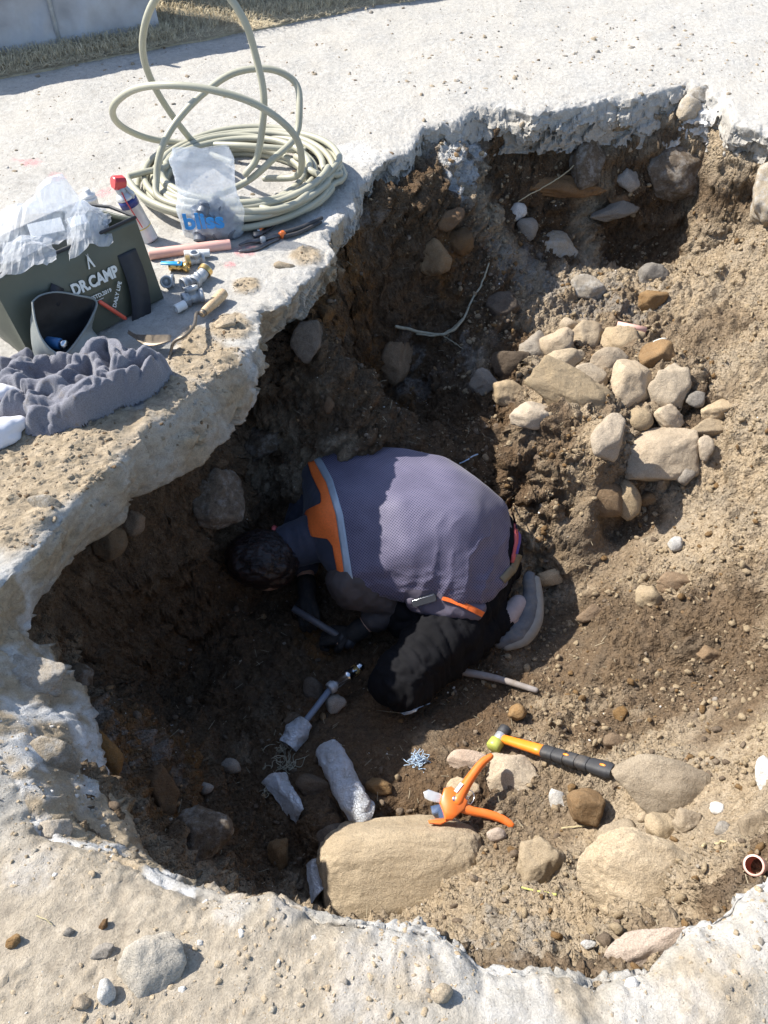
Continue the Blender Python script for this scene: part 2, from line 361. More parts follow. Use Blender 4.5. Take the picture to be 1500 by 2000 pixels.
# darker grains and pits
vs = nd(mP, 'ShaderNodeTexVoronoi'); vs.inputs['Scale'].default_value = 95; tc = nd(mP, 'ShaderNodeTexCoord'); lk(mP, tc.outputs['Object'], vs.inputs['Vector'])
pit = math_(mP, 'MULTIPLY', ramp(mP, vs.outputs['Distance'], [(.08, 1.), (.22, 0.)]), ramp(mP, noise(mP, 16, 4), [(.5, 0.), (.6, .7)])); base = mixc(mP, pit, base, (.13,.115,.10))
lk(mP, base, bsdf(mP).inputs['Base Color']); bsdf(mP).inputs['Roughness'].default_value = .95; bsdf(mP).inputs['Specular IOR Level'].default_value = .2
lk(mP, bump(mP, n3, .8, .0035, bump(mP, n2, .75, .012)), bsdf(mP).inputs['Normal'])
slab = struct(grid_mesh('pavement', P, Fq, mP, me_att))
sm_ = np.ones(len(slab.data.polygons), dtype=bool); sm_[:(NU+NFc-1)*NT] = ~((Y[:NU+NFc-1].ravel() > 2.3) & (X[:NU+NFc-1].ravel() > -.3)); slab.data.polygons.foreach_set('use_smooth', sm_)

# ================================================================== SOIL OF THE PIT
CTL = [(760,1420,-.80),(900,1400,-.79),(600,1450,-.80),(650,1600,-.76),(850,1550,-.74),(450,1550,-.77),(350,1400,-.82),(260,1300,-.78),(500,1300,-.83),(600,1150,-.83),(450,1150,-.82),(350,1100,-.8),(1050,1300,-.80),
 (1000,1200,-.80),(1000,1450,-.75),(1130,1350,-.76),(1200,1250,-.71),(1300,1250,-.63),(1400,1300,-.56),(1490,1250,-.48),(1300,1400,-.60),(1150,1100,-.73),(1060,1080,-.76),(1250,1060,-.67),(1400,1050,-.56),(1490,1000,-.46),(1490,1130,-.44),
 (1080,900,-.55),(1000,900,-.60),(1160,940,-.54),(1090,985,-.575),(1150,1000,-.58),(1100,1042,-.75),(1020,985,-.64),(1180,1045,-.73),(1190,1025,-.71),(1010,1010,-.74),(1100,750,-.53),(1200,780,-.52),(1300,800,-.50),(1400,850,-.48),(950,790,-.64),(1400,950,-.53),(1290,950,-.60),
 (900,830,-.70),(800,820,-.75),(700,840,-.79),(600,700,-.28),(600,800,-.52),(570,870,-.70),(700,500,-.22),(750,600,-.43),(750,700,-.62),(780,790,-.73),(850,450,-.24),(850,600,-.49),(900,700,-.6),
 (1000,350,-.29),(1050,430,-.44),(1050,500,-.49),(1050,600,-.53),(1200,350,-.31),(1200,450,-.50),(1200,550,-.52),(1200,620,-.52),(1350,400,-.44),(1390,500,-.46),(1450,600,-.38),(1400,700,-.44),(1450,400,-.36),(1490,480,-.30),(1560,400,-.28),(1490,700,-.30),(1490,850,-.38),(1600,1000,-.35),(1620,1250,-.3),(1600,700,-.2),
 (1400,1500,-.44),(1490,1450,-.38),(1250,1500,-.56),(1150,1480,-.66),(1100,1620,-.62),(1000,1700,-.62),(1200,1700,-.50),(1350,1650,-.38),(1490,1650,-.22),(1000,1800,-.46),(1100,1850,-.32),(960,1860,-.36),(1250,1800,-.32),(1400,1720,-.22),
 (780,1700,-.84),(600,1720,-.8),(300,1640,-.42),(340,1590,-.56),(420,1680,-.62),(250,1500,-.45),(215,1400,-.45),(500,1000,-.78),(420,1000,-.7)]
ZS = 1.2
C = []
for px, py, z in CTL: z *= ZS; p = az(px, py, z); C.append((p.x, p.y, z))
C = np.array(C)
def tps(d2): return np.where(d2 > 1e-12, .5*d2*np.log(d2+1e-12), 0)
n = len(C); D2 = ((C[:, None, :2]-C[None, :, :2])**2).sum(-1); M = np.zeros((n+3, n+3)); M[:n, :n] = tps(D2)+np.eye(n)*.0005; Q = np.c_[np.ones(n), C[:, :2]]; M[:n, n:] = Q; M[n:, :n] = Q.T
W = np.linalg.solve(M, np.r_[C[:, 2], 0, 0, 0])
GX = np.arange(-1.35, 2.15, .0056); GY = np.arange(.02, 4.35, .0058)
gx, gy = np.meshgrid(GX, GY); S = np.c_[gx.ravel(), gy.ravel()]
z = np.zeros(len(S))
for s in range(0, len(S), 40000):
    q = S[s:s+40000]; z[s:s+40000] = tps(((q[:, None]-C[None, :, :2])**2).sum(-1)) @ W[:n]+W[n]+q @ W[n+1:]
md_ = np.zeros(len(S)); nm_ = fbm(np.c_[S*7, z*0], 4)*.25
for px, py, zz, r in [(1070,895,-.57,.16),(1140,925,-.56,.14),(1030,925,-.60,.11),(1130,790,-.52,.24),(1200,890,-.5,.13),(1250,760,-.5,.20),(1040,830,-.6,.12)]:
    p = az(px, py, zz*ZS); md_ = np.maximum(md_, sstep(1.06, .90, np.hypot(S[:, 0]-p.x, S[:, 1]-p.y)/r+nm_))
z = np.clip(z+.065*md_, -.86*ZS, -.10)
ths = np.arctan2(S[:, 1]-CY, S[:, 0]-CX); rs = np.hypot(S[:, 0]-CX, S[:, 1]-CY)
P3 = np.c_[S, z]
din = np.minimum(r_bot(ths), r_top(ths)+.02)-rs+fbm(P3*5, 3)*.03          # >0 inside the mouth of the pit
def cosb(th0, width): return np.exp(-((np.angle(np.exp(1j*(ths-th0))))/width)**2)
tl = math.atan2(1.35-CY, -.8-CX); tu = math.atan2(2.2-CY, -.38-CX); tf = math.atan2(3.8-CY, .8-CX)
under = .03+.16*cosb(tl, .45)+.10*cosb(tu, .35)+.05*cosb(tf, .3)
lw_ = .11+.12*np.maximum(cosb(tl, .6), cosb(tu, .3)); t = sstep(-1, 1, (din+under+(lw_-.11)*.7-.07)/lw_)
ztop = -.11
z = ztop+(z-ztop)*t
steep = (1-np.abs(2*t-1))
q3 = np.c_[S[:, 0]-.7*z, S[:, 1]-.9*z, z*1.4]
calm = np.zeros(len(S))
for px, py, zz, r in [(760,1450,-.8,.30), (900,1400,-.8,.25), (1080,1270,-.78,.22), (1180,1060,-.7,.22), (1000,1450,-.77,.12), (1350,1050,-.6,.15), (620,1480,-.8,.2), (1450,1420,-.4,.18), (1250,1640,-.5,.16), (1400,1600,-.4,.14), (1120,1640,-.6,.10)]:
    p = az(px, py, zz*ZS); calm = np.maximum(calm, sstep(1.1, .5, np.hypot(S[:, 0]-p.x, S[:, 1]-p.y)/r))
wq = np.c_[fbm(q3*13, 3), fbm(q3*13+31, 3), fbm(q3*13+57, 3)]*.030
q3o = q3; q3 = q3+wq
wa, ia = worley(q3*9, 11); wb, ib = worley(q3*24, 12); wc, ic = worley(q3*55, 13); we, ie = worley(q3*120, 14)
lump = np.sqrt(np.maximum(0, .55-wa))*.055*(ia > .55)+np.sqrt(np.maximum(0, .52-wb))*.034*(ib > .35)+np.sqrt(np.maximum(0, .58-wc))*.018*(ic > .25)+np.sqrt(np.maximum(0, .5-we))*.005
q3 = q3o
rough = fbm(q3*6, 4)*.028+ridged(q3*17+3, 3)*.007+fbm(q3*60, 3)*.0045
h = (rough+lump)*(1-.78*calm)+calm*fbm(q3*60+9, 3)*.0012
zgrid = z.reshape(gx.shape); dzy, dzx = np.gradient(zgrid, GY, GX); N = np.c_[-dzx.ravel(), -dzy.ravel(), np.ones(len(S))]; N /= np.linalg.norm(N, axis=1)[:, None]
V = np.c_[S, z]+N*h[:, None]*(.25+.75*sstep(-.3, -.05, din))[:, None]
# masks: R damp soil plus pit shade put into the colour, G grey lime dust, B rusty
def sblob(lst):
    o = np.zeros(len(S)); nn = fbm(q3*7+2, 4)*.35
    for px, py, zz, r in lst: p = az(px, py, zz*ZS); o = np.maximum(o, sstep(1.2, .6, np.hypot(S[:, 0]-p.x, S[:, 1]-p.y)/r+nn))
    return o
moist_and_shade = sblob([(880,950,-.8,.3), (800,1000,-.8,.3), (950,1000,-.78,.2), (760,520,-.35,.2), (820,620,-.5,.25), (800,700,-.6,.35), (900,600,-.5,.3), (700,900,-.75,.4), (1000,700,-.6,.18), (850,800,-.72,.3), (1050,380,-.3,.25), (700,1300,-.8,.5), (900,1250,-.8,.3), (500,1200,-.8,.5), (350,1350,-.8,.4), (650,1500,-.8,.4), (450,1600,-.75,.3), (900,1350,-.8,.3), (600,780,-.5,.3), (750,650,-.5,.3), (850,550,-.4,.3), (950,800,-.65,.22), (330,1100,-.7,.35), (1000,350,-.25,.2), (1300,350,-.25,.2), (850,420,-.2,.2), (1250,350,-.25,.2), (300,1500,-.6,.3), (900,1550,-.75,.12)])  # covers the shaded interior: painted shade together with damp
moist_and_shade = np.maximum(moist_and_shade, .85*sblob([(1230,1260,-.68,.28), (1350,1330,-.6,.26), (1060,1030,-.74,.10), (1250,1010,-.66,.12), (1150,700,-.53,.2), (1330,820,-.5,.14), (1150,1210,-.72,.2), (1400,1220,-.55,.16), (1200,1420,-.63,.12), (1100,1300,-.78,.2), (1080,900,-.6,.10), (1450,1320,-.5,.14)]))
moist_and_shade = np.maximum(moist_and_shade, .55*sblob([(1400,650,-.42,.16), (1300,640,-.48,.12), (1180,850,-.56,.14), (1270,740,-.5,.2), (1450,1120,-.46,.1), (1170,1060,-.7,.22), (1000,1600,-.7,.2), (1200,560,-.36,.3), (1080,1420,-.74,.1)]))
moist_and_shade = np.maximum(moist_and_shade, .85*sstep(.25, 1., steep))
lime = sblob([(1080,480,-.35,.2), (1000,430,-.25,.12), (920,600,-.4,.14), (860,330,-.15,.12), (700,560,-.4,.10), (1250,500,-.33,.2), (1150,560,-.4,.12), (1000,1850,-.35,.1), (230,1450,-.4,.10), (1150,420,-.28,.14), (820,680,-.55,.12), (940,720,-.6,.1)])*.55*sstep(-.05, .25, fbm(q3*12, 4)+.1)
rust = sblob([(270,1450,-.5,.14), (620,680,-.35,.12), (880,440,-.2,.08), (780,720,-.6,.12), (300,1580,-.5,.1), (700,640,-.45,.12), (620,1250,-.8,.1)])*.6
lime = np.maximum(lime, sblob([(890,350,-.17,.085), (885,390,-.2,.05), (905,310,-.15,.06)]))
att = np.clip(np.c_[moist_and_shade, lime, rust, calm], 0, 1)
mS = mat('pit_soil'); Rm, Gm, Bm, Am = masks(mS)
n1 = noise(mS, 6, 8, .6); n2 = noise(mS, 55, 8, .72); n3 = noise(mS, 300, 5, .7)
dry = ramp(mS, n2, [(.25, (.235,.175,.112)), (.5, (.41,.318,.212)), (.75, (.58,.475,.345))])
dry = mixc(mS, ramp(mS, n1, [(.42, 0.), (.62, .6)]), dry, (.36,.30,.225))
wet_and_shade = ramp(mS, n2, [(.25, (.064,.041,.025)), (.5, (.142,.092,.053)), (.78, (.235,.165,.105))])  # dark browns for damp soil and for the painted pit shade
wet_and_shade = mixc(mS, ramp(mS, noise(mS, 14, 6, .6), [(.45, 0.), (.65, .55)]), wet_and_shade, (.11,.085,.062))
b_ = mixc(mS, Rm, dry, wet_and_shade)
b_ = mixc(mS, math_(mS, 'MULTIPLY', Bm, ramp(mS, noise(mS, 18, 6), [(.42, 0.), (.6, 1.)])), b_, (.26,.125,.038))
b_ = mixc(mS, math_(mS, 'MULTIPLY', Gm, ramp(mS, n2, [(.35, .25), (.6, 1.)])), b_, (.34,.33,.31))
b_ = mixc(mS, math_(mS, 'MULTIPLY', ramp(mS, Gm, [(.62, 0.), (.85, 1.)]), ramp(mS, n2, [(.3, .5), (.5, 1.)])), b_, (.52,.515,.50))
sp = nd(mS, 'ShaderNodeTexVoronoi'); sp.inputs['Scale'].default_value = 85; tc = nd(mS, 'ShaderNodeTexCoord'); lk(mS, tc.outputs['Object'], sp.inputs['Vector'])
spk = math_(mS, 'MULTIPLY', ramp(mS, sp.outputs['Distance'], [(.06, 1.), (.13, 0.)]), ramp(mS, sp.outputs['Color'], [(.72, 0.), (.8, .8)])); b_ = mixc(mS, spk, b_, (.5,.47,.41))
b_ = mixc(mS, 1., b_, ramp(mS, n3, [(.25, .68), (.65, 1.12)]), 'MULTIPLY')
lk(mS, b_, bsdf(mS).inputs['Base Color']); bsdf(mS).inputs['Roughness'].default_value = .97; bsdf(mS).inputs['Specular IOR Level'].default_value = .15
lk(mS, clodbump(mS, bump(mS, n3, .9, .004, bump(mS, n2, .9, .014))), bsdf(mS).inputs['Normal'])
ny, nx = gx.shape; idx = np.arange(ny*nx).reshape(ny, nx)
Fs = np.stack([idx[:-1, :-1], idx[:-1, 1:], idx[1:, 1:], idx[1:, :-1]], -1).reshape(-1, 4)
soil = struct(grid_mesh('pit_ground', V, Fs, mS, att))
bpy.context.view_layer.update()
def hit(px, py):
    d = ray(px, py); best = None
    for o in (slab, soil):
        ok, loc, nrm, _ = o.ray_cast(CAM, d)
        if ok and (best is None or (loc-CAM).length < (best[0]-CAM).length): best = (loc.copy(), nrm.copy(), o)
    return best if best else (az(px, py, 0), Vector((0, 0, 1)), slab)
def drop(x, y, o=None):
    for ob in ((slab, soil) if o is None else (o,)):
        ok, loc, nrm, _ = ob.ray_cast(Vector((x, y, .3)), Vector((0, 0, -1)))
        if ok: return loc.copy(), nrm.copy(), ob
    return Vector((x, y, 0)), Vector((0, 0, 1)), slab
def lift(px, py, dz):
    """point over the ground that shows at the pixel, dz above what lies there"""
    p = hit(px, py)[0]; d = ray(px, py); return p-d*(dz/(-d.z))

# ================================================================== ROCKS AND RUBBLE
def rock_mat(name, lo, hi, dust=(.42,.345,.25), dusty=.5, crust=0):
    m = mat(name); oi = nd(m, 'ShaderNodeObjectInfo'); tc = nd(m, 'ShaderNodeTexCoord'); mp = nd(m, 'ShaderNodeMapping'); lk(m, tc.outputs['Object'], mp.inputs[0])
    cx = nd(m, 'ShaderNodeCombineXYZ'); q = math_(m, 'MULTIPLY', oi.outputs['Random'], 20.0); lk(m, q, cx.inputs[0]); lk(m, q, cx.inputs[2]); lk(m, cx.outputs[0], mp.inputs['Location']); v = mp.outputs[0]
    n1 = noise(m, 9, 7, .6, v); n2 = noise(m, 60, 8, .7, v); n3 = noise(m, 330, 4, .7, v)
    b = ramp(m, n1, [(.3, lo), (.7, hi)])
    b = mixc(m, math_(m, 'MULTIPLY', ramp(m, n2, [(.35, 0.), (.62, 1.)]), dusty), b, dust)
    hs = nd(m, 'ShaderNodeHueSaturation'); lk(m, b, hs.inputs['Color']); lk(m, math_(m, 'ADD', math_(m, 'MULTIPLY', oi.outputs['Random'], .5), .72), hs.inputs['Value']); lk(m, math_(m, 'ADD', math_(m, 'MULTIPLY', math_(m, 'FRACT', math_(m, 'MULTIPLY', oi.outputs['Random'], 7.31)), .38), .85), hs.inputs['Saturation']); b = hs.outputs[0]
    b = mixc(m, 1., b, ramp(m, n3, [(.28, .60), (.62, 1.15)]), 'MULTIPLY')
    if crust: b = mixc(m, math_(m, 'MULTIPLY', ramp(m, noise(m, 25, 8, .75, v), [(.48, 0.), (.62, 1.)]), crust), b, (.44,.42,.385))
    lk(m, b, bsdf(m).inputs['Base Color']); bsdf(m).inputs['Roughness'].default_value = .93; bsdf(m).inputs['Specular IOR Level'].default_value = .2
    lk(m, bump(m, n3, .8, .0035, bump(m, n2, .8, .009, bump(m, noise(m, 20, 6, .6, v), .6, .012))), bsdf(m).inputs['Normal']); return m
MR = {'tan': rock_mat('tan_stone', (.33,.255,.175), (.50,.405,.29)), 'sand': rock_mat('sandy_coated_stone', (.38,.30,.205), (.52,.425,.305), dusty=.7),
      'brown': rock_mat('brown_stone', (.16,.10,.055), (.30,.20,.115), dust=(.30,.23,.15), dusty=.35), 'dark': rock_mat('dark_stone', (.075,.055,.04), (.15,.115,.085), dust=(.2,.16,.12), dusty=.5),  # the dark kind is lower in tone than the other stones
      'grey': rock_mat('grey_stone', (.20,.18,.155), (.34,.31,.27), dust=(.36,.31,.25)), 'rust': rock_mat('rust_coloured_stone', (.16,.085,.038), (.27,.16,.075), dust=(.16,.11,.07), dusty=.5),
      'white': rock_mat('white_mortar', (.60,.58,.54), (.74,.72,.69), dust=(.5,.45,.38), dusty=.25), 'chunk': rock_mat('dusty_concrete_chunk', (.33,.30,.25), (.44,.40,.34), dust=(.42,.37,.295), dusty=.5), 'pink': rock_mat('pale_pinkish_stone', (.44,.33,.25), (.56,.45,.36), dust=(.48,.40,.32), dusty=.4),
      'crust': rock_mat('concrete_crusted_stone', (.28,.24,.19), (.42,.37,.30), crust=.8), 'dcrust': rock_mat('dark_crusted_stone', (.09,.068,.05), (.16,.12,.09), dusty=.3, crust=.4)}  # the second crusted kind is a darker copy with less crust
def ico(sub):
    bm = bmesh.new(); bmesh.ops.create_icosphere(bm, subdivisions=sub, radius=1); V = np.array([v.co[:] for v in bm.verts]); Fc = [tuple(v.index for v in f.verts) for f in bm.faces]; bm.free(); return V, Fc
ICO = {k: ico(k) for k in (1, 2, 3, 4, 5, 6)}
def rock_shape(seed, sub, angular=.5, rough=1.0, box=0):
    """unit rock: a ball cut by random planes, then worn and pitted"""
    V, Fc = ICO[sub]; V = V.copy(); rr = np.random.default_rng(seed)
    k = int(8+9*angular); Nn = rr.normal(size=(k, 3)); Nn /= np.linalg.norm(Nn, axis=1)[:, None]; dd = rr.uniform(.60, .90, k)*(1-.10*angular)
    r = np.ones(len(V))
    if angular == 0: dd[:] = .93
    for nn, d in zip(Nn, dd):
        c = V @ nn; lim = np.where(c > .05, d/np.maximum(c, .05), 9); r = -np.log(np.exp(-r*30)+np.exp(-lim*30))/30
    o = rr.uniform(0, 90, 3)
    r *= 1+rough*(fbm(V*1.3+o, 2)*.10+fbm(V*3.2+o, 4)*.05+fbm(V*11+o, 3)*.014)
    if sub >= 5: r *= 1+rough*(ridged(V*7+o, 3)*.012+fbm(V*24+o, 3)*.006-np.maximum(0, .35-worley(V*6+o, 3)[0])*.06)
    V = V*r[:, None]
    if box: V = np.sign(V)*np.abs(V)**box
    lo = V.min(0); hi = V.max(0); return (V-(lo+hi)/2)/((hi-lo)/2), Fc
_seed = [100]
def rock(px, py, wpx, hpx, ang, kind, label, mk='tan', name='stone', cat='stone', group=None, emb=.45, dep=.72, sub=None, seed=None, rough=1., at=None):
    _seed[0] += 1; sd = seed or _seed[0]; box = .60 if wpx > 300 else .75 if (px, py) in ((1288,887),(1187,708),(1184,975),(1146,1577)) else 0; d = ray(px, py).normalized()
    p, nrm, ob = hit(px, py) if at is None else (at, None, None)
    s = mpp(p); kk = (1.16 if wpx < 100 else 1.05) if group == G1 else 1.0; a = wpx/2*s*kk; b = hpx/2*s*kk; c = dep*min(a, b) if dep < 1 else dep*a
    if sub is None: sub = 6 if wpx > 250 else 5 if wpx > 90 else 4 if wpx > 45 else 3
    V, Fc = rock_shape(sd, sub, kind, rough, box)
    t = R(ang); u = RT*math.cos(t)+UP*math.sin(t); v = -RT*math.sin(t)+UP*math.cos(t); wv = FW
    cen = p-d*(c*(1-2*min(.9, emb+(.07 if emb > .05 else 0)))*1.15)
    M = np.array([u, v, wv]); W_ = (V*np.array([a, b, c])) @ M+np.array(cen)
    o = link_mesh(name, W_, Fc, MR[mk]); tag(o, label, cat, group); return o
G1 = 'cobbles heaped on the far right side of the pit'; G2 = 'stones lying on the near right side of the pit'; G3 = 'stones stuck in the pit wall'; G4 = 'stones on the shaded pit floor'; G5 = 'chips and lumps on the near pavement'
ROCKS = [
 (785,1704,322,192,3,.0,'huge tan boulder at the near rim, half in shadow, biggest stone in the pit','sand','boulder','boulder',None,.12,.8),
 (1120,766,188,92,-22,.7,'large flat tan slab stone in the middle of the cobble heap','sand','stone','stone',G1,.35,.6),
 (1288,887,148,100,3,.75,'big blocky pale stone at the foot of the cobble heap','tan','stone','stone',G1,.15,.8),
 (1088,673,58,60,0,.25,'round tan cobble at the upper left of the heap, next to the half-shaded ones','tan','stone','stone',G1,.25,.8),
 (1147,662,64,62,0,.3,'round cobble with a small dark pit, second along the top of the heap','tan','stone','stone',G1,.3,.8),
 (1215,672,62,76,30,.4,'oval cobble just below the broken pink pipe piece','tan','stone','stone',G1,.25,.8),
 (1041,681,48,58,10,.3,'brownish cobble half in shadow at the left end of the heap top','grey','stone','stone',G1,.35,.8),
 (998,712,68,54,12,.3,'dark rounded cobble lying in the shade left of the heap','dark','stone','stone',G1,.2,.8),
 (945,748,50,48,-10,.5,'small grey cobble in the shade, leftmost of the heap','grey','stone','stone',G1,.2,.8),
 (993,770,62,48,-20,.6,'cobble left of the flat slab with its right half in the sun','tan','stone','stone',G1,.2,.8),
 (1038,812,74,50,4,.6,'flat-bottomed pale cobble below the left corner of the slab stone','tan','stone','stone',G1,.15,.8),
 (1104,706,74,44,15,.6,'angular tan stone leaning on the upper edge of the slab stone','sand','stone','stone',G1,.35,.7),
 (1155,738,66,42,-25,.5,'low sandy stone between the slab stone and the upright cobble','sand','stone','stone',G1,.4,.7),
 (1187,708,68,50,28,.7,'faceted tan block above the upright cobble','tan','stone','stone',G1,.15,.8),
 (1231,752,74,88,5,.35,'upright egg-shaped cobble standing right of the slab stone','tan','stone','stone',G1,.1,.8),
 (1306,764,74,92,10,.6,'tall sandy stone leaning right of the egg-shaped cobble','sand','stone','stone',G1,.2,.7),
 (1185,853,60,82,-5,.7,'pointed stone with its tip down left of the big blocky one','tan','stone','stone',G1,.15,.75),
 (1308,816,54,44,-20,.8,'wedge-shaped stone on top of the big blocky one','tan','stone','stone',G1,.15,.8),
 (1358,780,34,30,0,.4,'small grey pebble right of the tall sandy stone','grey','stone','stone',G1,.2,.8),
 (1404,802,60,40,6,.35,'oval greyish cobble at the right end of the heap','tan','stone','stone',G1,.1,.8),
 (1383,836,62,34,8,.9,'sharp-edged flat stone under the oval greyish cobble','tan','stone','stone',G1,.2,.7),
 (1378,877,28,46,0,.4,'narrow upright pebble touching the right side of the big blocky stone','tan','stone','stone',G1,.2,.8),
 (1249,820,42,42,0,.3,'soft sandy lump between the pointed stone and the wedge','sand','stone','stone',G1,.4,.8),
 (1226,975,44,70,14,.4,'finger-shaped stone standing below the big blocky stone','tan','stone','stone',G1,.1,.8),
 (1184,975,62,66,10,.9,'square brown block set in the earth bank beside the finger-shaped stone','brown','stone','stone',G1,.45,.8),
 (1268,976,44,26,-5,.4,'small brown pebble right of the finger-shaped stone','brown','stone','stone',G1,.3,.8),
 (1338,928,40,36,10,.4,'grey pebble in the shadow under the big blocky stone','grey','stone','stone',G1,.2,.8),
 (1110,636,30,28,0,.3,'little round clod above the top row of the heap','sand','stone','stone',G1,.3,.8),
 (1283,700,62,62,15,.5,'brown stone half sunk in soil below the pink pipe piece','brown','stone','stone',G1,.45,.8),
 (1243,655,32,24,0,.4,'small sandy stone right under the end of the pink pipe piece','sand','stone','stone',G1,.35,.8),
 (1290,672,26,22,0,.6,'little pale grey chip right of the pink pipe piece','white','stone','stone',G1,.3,.8),
 (1074,1127,52,38,-5,.6,'smooth tan pyramid-like stone beside the worker\'s shoe','tan','stone','stone',G2,.15,.8),
 (1320,1062,30,30,0,.8,'lump of white mortar alone on the sunlit pit floor','white','mortar_lump','mortar lump',None,.1,.9),
 (1318,1140,74,46,-6,.8,'brown stone with a dark hollow under it on the right slope','brown','stone','stone',G2,.3,.8),
 (1266,1168,48,50,0,.5,'tan stone poking from the soil left of the hollow stone','sand','stone','stone',G2,.4,.8),
 (1152,1198,58,34,12,.6,'flat clod-like stone at the edge of the worker\'s shadow','brown','stone','stone',G2,.4,.8),
 (1388,1278,54,44,20,.4,'half-buried brown stone on the damp soil at the right','brown','stone','stone',G2,.45,.8),
 (1211,1396,30,36,0,.4,'brown cobble poking up above the hammer handle','brown','stone','stone',G2,.35,.8),
 (1202,1452,50,38,-20,.5,'dark brown clod right above the end of the hammer handle','brown','stone','stone',G2,.3,.8),
 (1010,1391,36,34,0,.3,'little round brown stone alone above the hammer head','brown','stone','stone',G2,.05,.9),
 (1146,1577,70,66,-4,.5,'squarish reddish brown cobble below the hammer','brown','stone','stone',G2,.08,.9),
 (915,1489,86,54,-4,.5,'smooth tan stone under the long handle of the orange cutter','pink','stone','stone',G2,.25,.7),
 (1010,1525,150,100,-28,.6,'broad sandy-coated stone under the hammer head','sand','stone','stone',G2,.5,.6),
 (903,1546,66,54,-10,.5,'dirt-covered stone behind the pivot of the orange cutter','sand','stone','stone',G2,.4,.7),
 (1091,1563,38,52,10,.9,'white chalky lump between two stones below the hammer','white','mortar_lump','mortar lump',None,.3,.6),
 (1300,1535,204,116,-6,.3,'long rounded sandy boulder buried at the right below the hammer end','sand','boulder','boulder',G2,.28,.7),
 (1341,1601,60,54,28,.6,'clean tan cobble standing out in front of the buried boulder','tan','stone','stone',G2,.1,.85),
 (1290,1624,74,74,-20,.4,'dusty stone left of the clean tan cobble','sand','stone','stone',G2,.35,.8),
 (1256,1597,26,26,0,.3,'small dusty pebble left of the dusty stone under the buried boulder','sand','stone','stone',G2,.2,.8),
 (1056,1690,98,122,4,.3,'upright oval sandy stone with a yellow grass blade at its foot','sand','stone','stone',G2,.25,.8),
 (1268,1735,300,205,-22,.3,'very broad dirt-covered boulder sunk in the ground at the lower right','sand','boulder','boulder',G2,.40,.6),
 (1262,1850,190,78,33,.95,'pale pinkish wedge-shaped slab at the near right rim','pink','stone','stone',G2,-.25,.6),
 (1205,1640,80,90,-20,.5,'dusty lumpy stone above the broad sunken boulder','sand','stone','stone',G2,.5,.7),
 (970,1630,40,28,-8,.8,'small angular stone below the lower handle of the cutter','pink','stone','stone',G2,.1,.8),
 (1150,1845,32,20,12,.5,'small white pebble near the pale wedge slab','white','pebble','pebble',None,.1,.8),
 (1475,1612,66,70,0,.4,'pale rounded stone cut by the right edge of the photo','tan','stone','stone',G2,.2,.8),
 (1400,1580,30,26,0,.7,'small chalky fragment between the clean cobble and the pale rounded stone','white','stone','stone',G2,.2,.8),
 (1412,1618,34,28,0,.6,'little brown stone beside the chalky fragment at the right','grey','stone','stone',G2,.2,.8),
 (1497,1520,44,90,5,.6,'white plaster chunk at the right edge of the photo','white','mortar_lump','mortar lump',None,.3,.8),
 (740,1536,54,34,-8,.5,'brown stone half hidden behind the open end of the foil tube','brown','stone','stone',G4,.3,.8),
 (450,1496,40,32,5,.3,'small smooth grey-brown stone alone in the dark at the left','grey','stone','stone',G4,.1,.8),
 (656,1373,42,40,20,.5,'pale stone directly under the steel pipe coupling','grey','stone','stone',G4,.1,.8),
 (612,1350,40,62,10,.4,'dark upright stone left of the steel pipe coupling','dark','stone','stone',G4,.3,.8),
 (318,1546,66,110,8,.6,'split rusty brown stone standing at the foot of the left wall','rust','stone','stone',G4,.3,.8),
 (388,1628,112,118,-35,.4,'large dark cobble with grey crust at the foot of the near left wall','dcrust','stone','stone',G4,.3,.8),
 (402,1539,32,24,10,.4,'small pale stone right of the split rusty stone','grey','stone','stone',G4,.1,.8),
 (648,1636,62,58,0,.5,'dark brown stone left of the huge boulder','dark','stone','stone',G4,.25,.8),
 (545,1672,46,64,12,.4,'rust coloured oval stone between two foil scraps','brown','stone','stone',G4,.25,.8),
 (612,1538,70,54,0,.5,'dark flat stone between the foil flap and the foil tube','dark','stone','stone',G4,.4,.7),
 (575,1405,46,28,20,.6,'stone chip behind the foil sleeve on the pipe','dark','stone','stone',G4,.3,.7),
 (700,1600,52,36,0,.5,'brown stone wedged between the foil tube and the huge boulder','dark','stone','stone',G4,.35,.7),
 (1200,413,98,36,16,.7,'pale elongated stone lying across the upper wall','grey','stone','stone',G3,.1,.8),
 (1145,320,70,110,-12,.7,'grey stone hanging under the far slab behind the thin root','dcrust','stone','stone',G3,.3,.8),
 (1100,362,170,44,-3,.4,'long rust-brown stone under the far slab below the root','rust','stone','stone',G3,.35,.7),
 (1225,352,52,48,0,.8,'square grey stone above the pale elongated one','grey','stone','stone',G3,.3,.8),
 (1212,385,52,34,5,.5,'small ochre stone touching the pale elongated one from above','rust','stone','stone',G3,.35,.8),
 (1335,335,150,110,10,.9,'big grey crusted clump hanging under the right end of the far slab','dcrust','stone','stone',G3,.6,.8),
 (1512,380,110,150,4,.9,'pale concrete block under the rim at the far right edge','crust','concrete_chunk','concrete chunk',G3,.6,.8),
 (1275,540,62,56,10,.6,'grey block above the cracked one on the right slope','grey','stone','stone',G3,.3,.8),
 (1276,588,60,44,5,.8,'cracked brown-grey block right under the grey block','brown','stone','stone',G3,.3,.8),
 (1030,447,44,48,0,.5,'grey cobble in the loose rubble at the end of the thin root','grey','stone','stone',G3,.25,.8),
 (1010,415,40,36,0,.7,'pale chip above the grey cobble near the end of the thin root','white','stone','stone',G3,.4,.8),
 (880,430,62,38,20,.5,'ochre stone just below the white plaster run on the wall','rust','stone','stone',G3,.3,.8),
